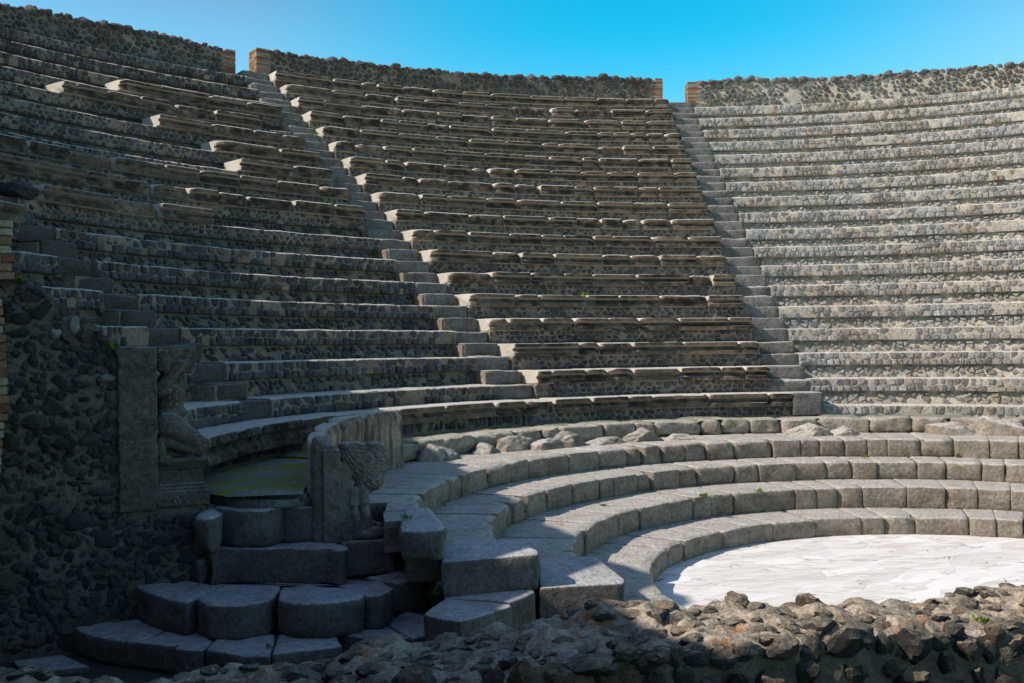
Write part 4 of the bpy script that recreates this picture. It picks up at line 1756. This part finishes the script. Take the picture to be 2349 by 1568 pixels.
def front_mortar():
    m, nt, b = mat("rusty_lichened_mortar")
    g = NG(nt)
    n1 = g.noise(5, 6, .7)
    n2 = g.noise(38, 5, .75)
    c = g.mix(g.ramp(n1, .35, .65), (.40, .325, .24), (.66, .55, .41))
    c = g.mix(g.ramp(n2, .6, .36), c, g.mix(1.0, c, (.42, .40, .38), 'MULTIPLY'))
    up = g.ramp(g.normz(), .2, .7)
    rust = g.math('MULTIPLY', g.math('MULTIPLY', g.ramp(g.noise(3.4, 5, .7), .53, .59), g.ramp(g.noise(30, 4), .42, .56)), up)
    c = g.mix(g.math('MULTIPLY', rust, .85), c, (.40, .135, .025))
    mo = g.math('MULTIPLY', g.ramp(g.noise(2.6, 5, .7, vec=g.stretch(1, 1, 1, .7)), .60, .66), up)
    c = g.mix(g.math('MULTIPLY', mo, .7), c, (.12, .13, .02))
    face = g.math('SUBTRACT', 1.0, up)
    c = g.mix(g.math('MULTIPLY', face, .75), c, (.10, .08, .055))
    g.link(c, b.inputs["Base Color"])
    nrm = g.bump(n1, .06)
    nrm = g.bump(n2, .008, 1, nrm)
    g.link(nrm, b.inputs["Normal"])
    return m


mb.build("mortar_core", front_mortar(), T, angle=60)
mb = MB()
seeds = []
tries = 0
while len(seeds) < 520 and tries < 50000:
    tries += 1
    s = rnd.uniform(-8.6, -3.5)
    v = rnd.uniform(-.0, TW)
    r = rnd.choice([.022, .03, .04, .05, .03, .06])
    if any((s - a) ** 2 + (v - b) ** 2 < (r + c) ** 2 * .62 for a, b, c in seeds):
        continue
    seeds.append((s, v, r))
for (s, v, r) in seeds:
    tall = rnd.uniform(.45, .8)
    x, y, _ = FWP(s, v, 0)
    rock(mb, (x, y, fw_top(s, v) - r * rnd.uniform(.15, .6)), (r * 1.2, r, r * tall), nr, 3, planes=6, lo=.45, pit=.30)
seeds = []
tries = 0
while len(seeds) < 800 and tries < 60000:
    tries += 1
    s = rnd.uniform(-8.3, -3.5)
    z = rnd.uniform(.78, FT - .02)
    r = rnd.choice([.04, .05, .06, .07, .035, .045])
    if any((s - a) ** 2 + (z - b) ** 2 < (r + c) ** 2 * .74 for a, b, c in seeds):
        continue
    seeds.append((s, z, r))
for (s, z, r) in seeds:
    x, y, _ = FWP(s, TW + .0, 0)
    a = rnd.uniform(.85, 1.25)
    rot = np.array([[fd[0], -fn[0], 0], [fd[1], -fn[1], 0], [0, 0, 1]])
    rock(mb, (x, y, z), (r * a, r * .72, r / a * .95), nr, 3, planes=10, lo=.6, rot=rot, pit=.26)
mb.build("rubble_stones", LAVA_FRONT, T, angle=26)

# ------------------------------------------------------------------ weeds
def weed(x, y, z, s, n, seed, label):
    rnd = random.Random(seed)
    mb = MB()
    for i in range(n):
        a = rnd.uniform(0, 2 * PI)
        l = s * rnd.uniform(.5, 1.1)
        el = rnd.uniform(.3, 1.3)
        d = np.array([math.cos(a) * math.cos(el), math.sin(a) * math.cos(el), math.sin(el)])
        sd = np.array([-math.sin(a), math.cos(a), 0]) * l * .22
        p = np.array([x + rnd.uniform(-1, 1) * s * .8, y + rnd.uniform(-1, 1) * s * .8, z])
        tip = p + d * l
        mid = p + d * l * .55 + np.array([0, 0, l * .06])
        mb.add([p, mid - sd, tip, mid + sd], [(0, 1, 2, 3)])
    return tag(mb.build("weed", LEAF, loc=(x, y, z)), label, "weed", "small green weeds growing from joints")


W_ = [
    (722, 303, RR[5] + .2, "bright weed beside the middle flight of steps, high up"),
    (1112, 532, RR[10] + .25, "tiny weed on a seat block in the middle wedge"),
    (1340, 675, RR[13] + .25, "low weed on a lower tread of the middle wedge"),
    (575, 180, RR[0] + .5, "slender weed at the top of the steps beside the brick corner"),
]
for i, (px, py, R, lab) in enumerate(W_):
    r = _fw + _rt * (px - PW / 2) / FPX + _up * (PH / 2 - py) / FPX
    a = r[0] ** 2 + r[1] ** 2
    b_ = 2 * (CAM[0] * r[0] + CAM[1] * r[1])
    c_ = CAM[0] ** 2 + CAM[1] ** 2 - R * R
    t = (-b_ + math.sqrt(b_ * b_ - 4 * a * c_)) / 2 / a
    q = CAM + t * r
    weed(q[0], q[1], q[2] - .05, .10, 26, 300 + i, lab)
W2 = [
    (930, 1190, .935, .045, 30, "green weed on the uppermost wide step beside the lion foot"),
    (1310, 1018, .93, .06, 22, "weed tuft between the broken rocks and the kerb"),
    (1275, 965, 1.13, .05, 20, "small weed on the mossy walkway below the seats"),
    (1615, 1140, .46, .06, 30, "weed row at the foot of the second wide step"),
    (1385, 1160, .46, .05, 24, "weeds in the shaded joint of the third wide step"),
    (1740, 1128, .46, .05, 26, "weeds at the sunlit foot of the second wide step"),
    (1985, 1062 - 12, .70, .05, 24, "weeds at the foot of the uppermost wide step, centre right"),
    (2200, 1048, .70, .06, 34, "weed line at the foot of the uppermost wide step near the right edge"),
    (1000, 1362, .45, .05, 30, "weeds in the corner behind the flat slab pair"),
    (835, 1412, .19, .04, 20, "weed between the rounded stones and the lowest entrance step"),
    (618, 1485, .19, .035, 16, "tiny weed in a joint of the lowest entrance step"),
    (560, 1146, 1.05, .03, 10, "single sprig on the thin walkway threshold"),
    (2115, 985, .93, .08, 30, "leafy weed between pale rocks under the sunlit kerb"),
    (1888, 1000, .93, .04, 20, "small weed right of the rounded hump rock"),
]
for i, (px, py, z, s, n, lab) in enumerate(W2):
    x, y = at(px, py, z)
    weed(x, y, z - .005, s, n, 400 + i, lab)
for i, (u, z, s, lab) in enumerate([(-.66, 2.22, .07, "weed sprouting where the sloping wall meets the carved block"),
                                    (-1.30, 2.72, .05, "weed on the sloping top of the dark wall")]):
    x, y, z_ = WP(u, -.02, z)
    weed(x, y, z_, s, 26, 500 + i, lab)
for i, (s, v, lab) in enumerate([(-4.95, .33, "green plant on the sunlit top of the foreground wall")]):
    x, y, _ = FWP(s, v, 0)
    weed(x, y, fw_top(s, v), .028, 22, 520 + i, lab)

# sparse grass in the joints, too scattered to count
mb = MB()
rnd = random.Random(900)


def tuft(x, y, z, s_, n):
    for _ in range(n):
        a = rnd.uniform(0, 2 * PI)
        l = s_ * rnd.uniform(.5, 1.2)
        el = rnd.uniform(.4, 1.4)
        d = np.array([math.cos(a) * math.cos(el), math.sin(a) * math.cos(el), math.sin(el)])
        sd_ = np.array([-math.sin(a), math.cos(a), 0]) * l * .13
        p = np.array([x + rnd.uniform(-1, 1) * s_, y + rnd.uniform(-1, 1) * s_, z])
        mb.add([p - sd_, p + d * l, p + sd_], [(0, 1, 2)])


for (R_, z, a0, a1, m_) in ((RI[0] - .02, ZI[1], 20, 150, 60), (RI[1] - .02, ZI[2], 20, 140, 50), (RI[2] - .02, ZI[3], 20, 130, 26), (6.08, ZI[0], 20, 125, 46),
                            (6.78, PASS_Z, 30, 125, 20)):
    for _ in range(m_):
        th = rnd.uniform(a0, a1)
        if nz(th * .13, R_, 4) < -.05:
            continue
        x, y, _z = polar(R_, th, z)
        tuft(x, y, z, rnd.uniform(.012, .03), rnd.randint(5, 14))
for _ in range(130):
    k = rnd.randint(1, 16)
    th = rnd.uniform(22, 125)
    x, y, z = polar(RR[k] + rnd.uniform(.05, .45), th, ZR[k] - (.0 if 60 < th < 95 else .2))
    tuft(x, y, z - .01, rnd.uniform(.015, .035), rnd.randint(4, 9))
tag(mb.build("grass", LEAF), "sparse green grass blades sprouting along the joints of steps and tiers", "grass", kind="stuff")

# ------------------------------------------------------------------ light
sd = Vector((math.cos(AZ) * math.cos(EL), math.sin(AZ) * math.cos(EL), math.sin(EL)))
ld = bpy.data.lights.new("sun", 'SUN')
ld.energy = 5.0
ld.angle = rad(.53)
ld.color = (1.0, .93, .84)
lo = bpy.data.objects.new("sun", ld)
lo.rotation_euler = sd.to_track_quat('Z', 'Y').to_euler()
lo.location = (-20, 10, 20)
col.objects.link(lo)

w = bpy.data.worlds.new("World")
S.world = w
w.use_nodes = True
nt = w.node_tree
bg = nt.nodes["Background"]
sky = nt.nodes.new("ShaderNodeTexSky")
sky.sky_type = 'NISHITA'
sky.sun_disc = False
sky.sun_elevation = EL
sky.sun_rotation = PI / 2 - AZ
sky.air_density = 1.0
sky.dust_density = .3
sky.ozone_density = 3.0
hs = nt.nodes.new("ShaderNodeHueSaturation")
hs.inputs["Saturation"].default_value = 1.15
hs.inputs["Hue"].default_value = .492
nt.links.new(sky.outputs[0], hs.inputs["Color"])
tc = nt.nodes.new("ShaderNodeTexCoord")
sx = nt.nodes.new("ShaderNodeSeparateXYZ")
nt.links.new(tc.outputs["Generated"], sx.inputs[0])


def wmap(sock, a, b):
    n = nt.nodes.new("ShaderNodeMapRange")
    n.interpolation_type = 'SMOOTHSTEP'
    nt.links.new(sock, n.inputs["Value"])
    n.inputs["From Min"].default_value = a
    n.inputs["From Max"].default_value = b
    return n.outputs["Result"]


def wmix(f, a, b, mode='MIX'):
    n = nt.nodes.new("ShaderNodeMix")
    n.data_type = 'RGBA'
    n.blend_type = mode
    for k_, v_ in (("Factor", f), ("A", a), ("B", b)):
        if isinstance(v_, bpy.types.NodeSocket):
            nt.links.new(v_, n.inputs[k_])
        else:
            n.inputs[k_].default_value = v_ if k_ == "Factor" else (*v_, 1)
    return n.outputs["Result"]


# clear, partly polarised sky: deepest cyan about a right angle from the sun, paler overhead
dp = nt.nodes.new("ShaderNodeVectorMath")
dp.operation = 'DOT_PRODUCT'
nt.links.new(tc.outputs["Generated"], dp.inputs[0])
dp.inputs[1].default_value = (math.cos(rad(52)) * math.cos(rad(24)), math.sin(rad(52)) * math.cos(rad(24)), math.sin(rad(24)))
low = wmap(sx.outputs["Z"], .40, .26)
deep = wmap(dp.outputs["Value"], .925, 1.0)
hz_ = wmap(sx.outputs["Z"], .14, .30)
dm = nt.nodes.new("ShaderNodeMath")
dm.operation = 'MULTIPLY'
nt.links.new(deep, dm.inputs[0])
nt.links.new(hz_, dm.inputs[1])
deep = dm.outputs[0]
tintc = wmix(low, (1.16, .87, .86), (1.18, 1.54, 1.36))
tintc = wmix(deep, tintc, (.06, 1.48, 1.44))
nt.links.new(wmix(1.0, hs.outputs[0], tintc, 'MULTIPLY'), bg.inputs["Color"])
bg.inputs["Strength"].default_value = .15

S.view_settings.view_transform = 'Standard'
S.view_settings.look = 'None'
S.view_settings.exposure = 0
S.view_settings.gamma = 1
S.render.engine = 'CYCLES'
S.cycles.max_bounces = 6
S.cycles.diffuse_bounces = 3
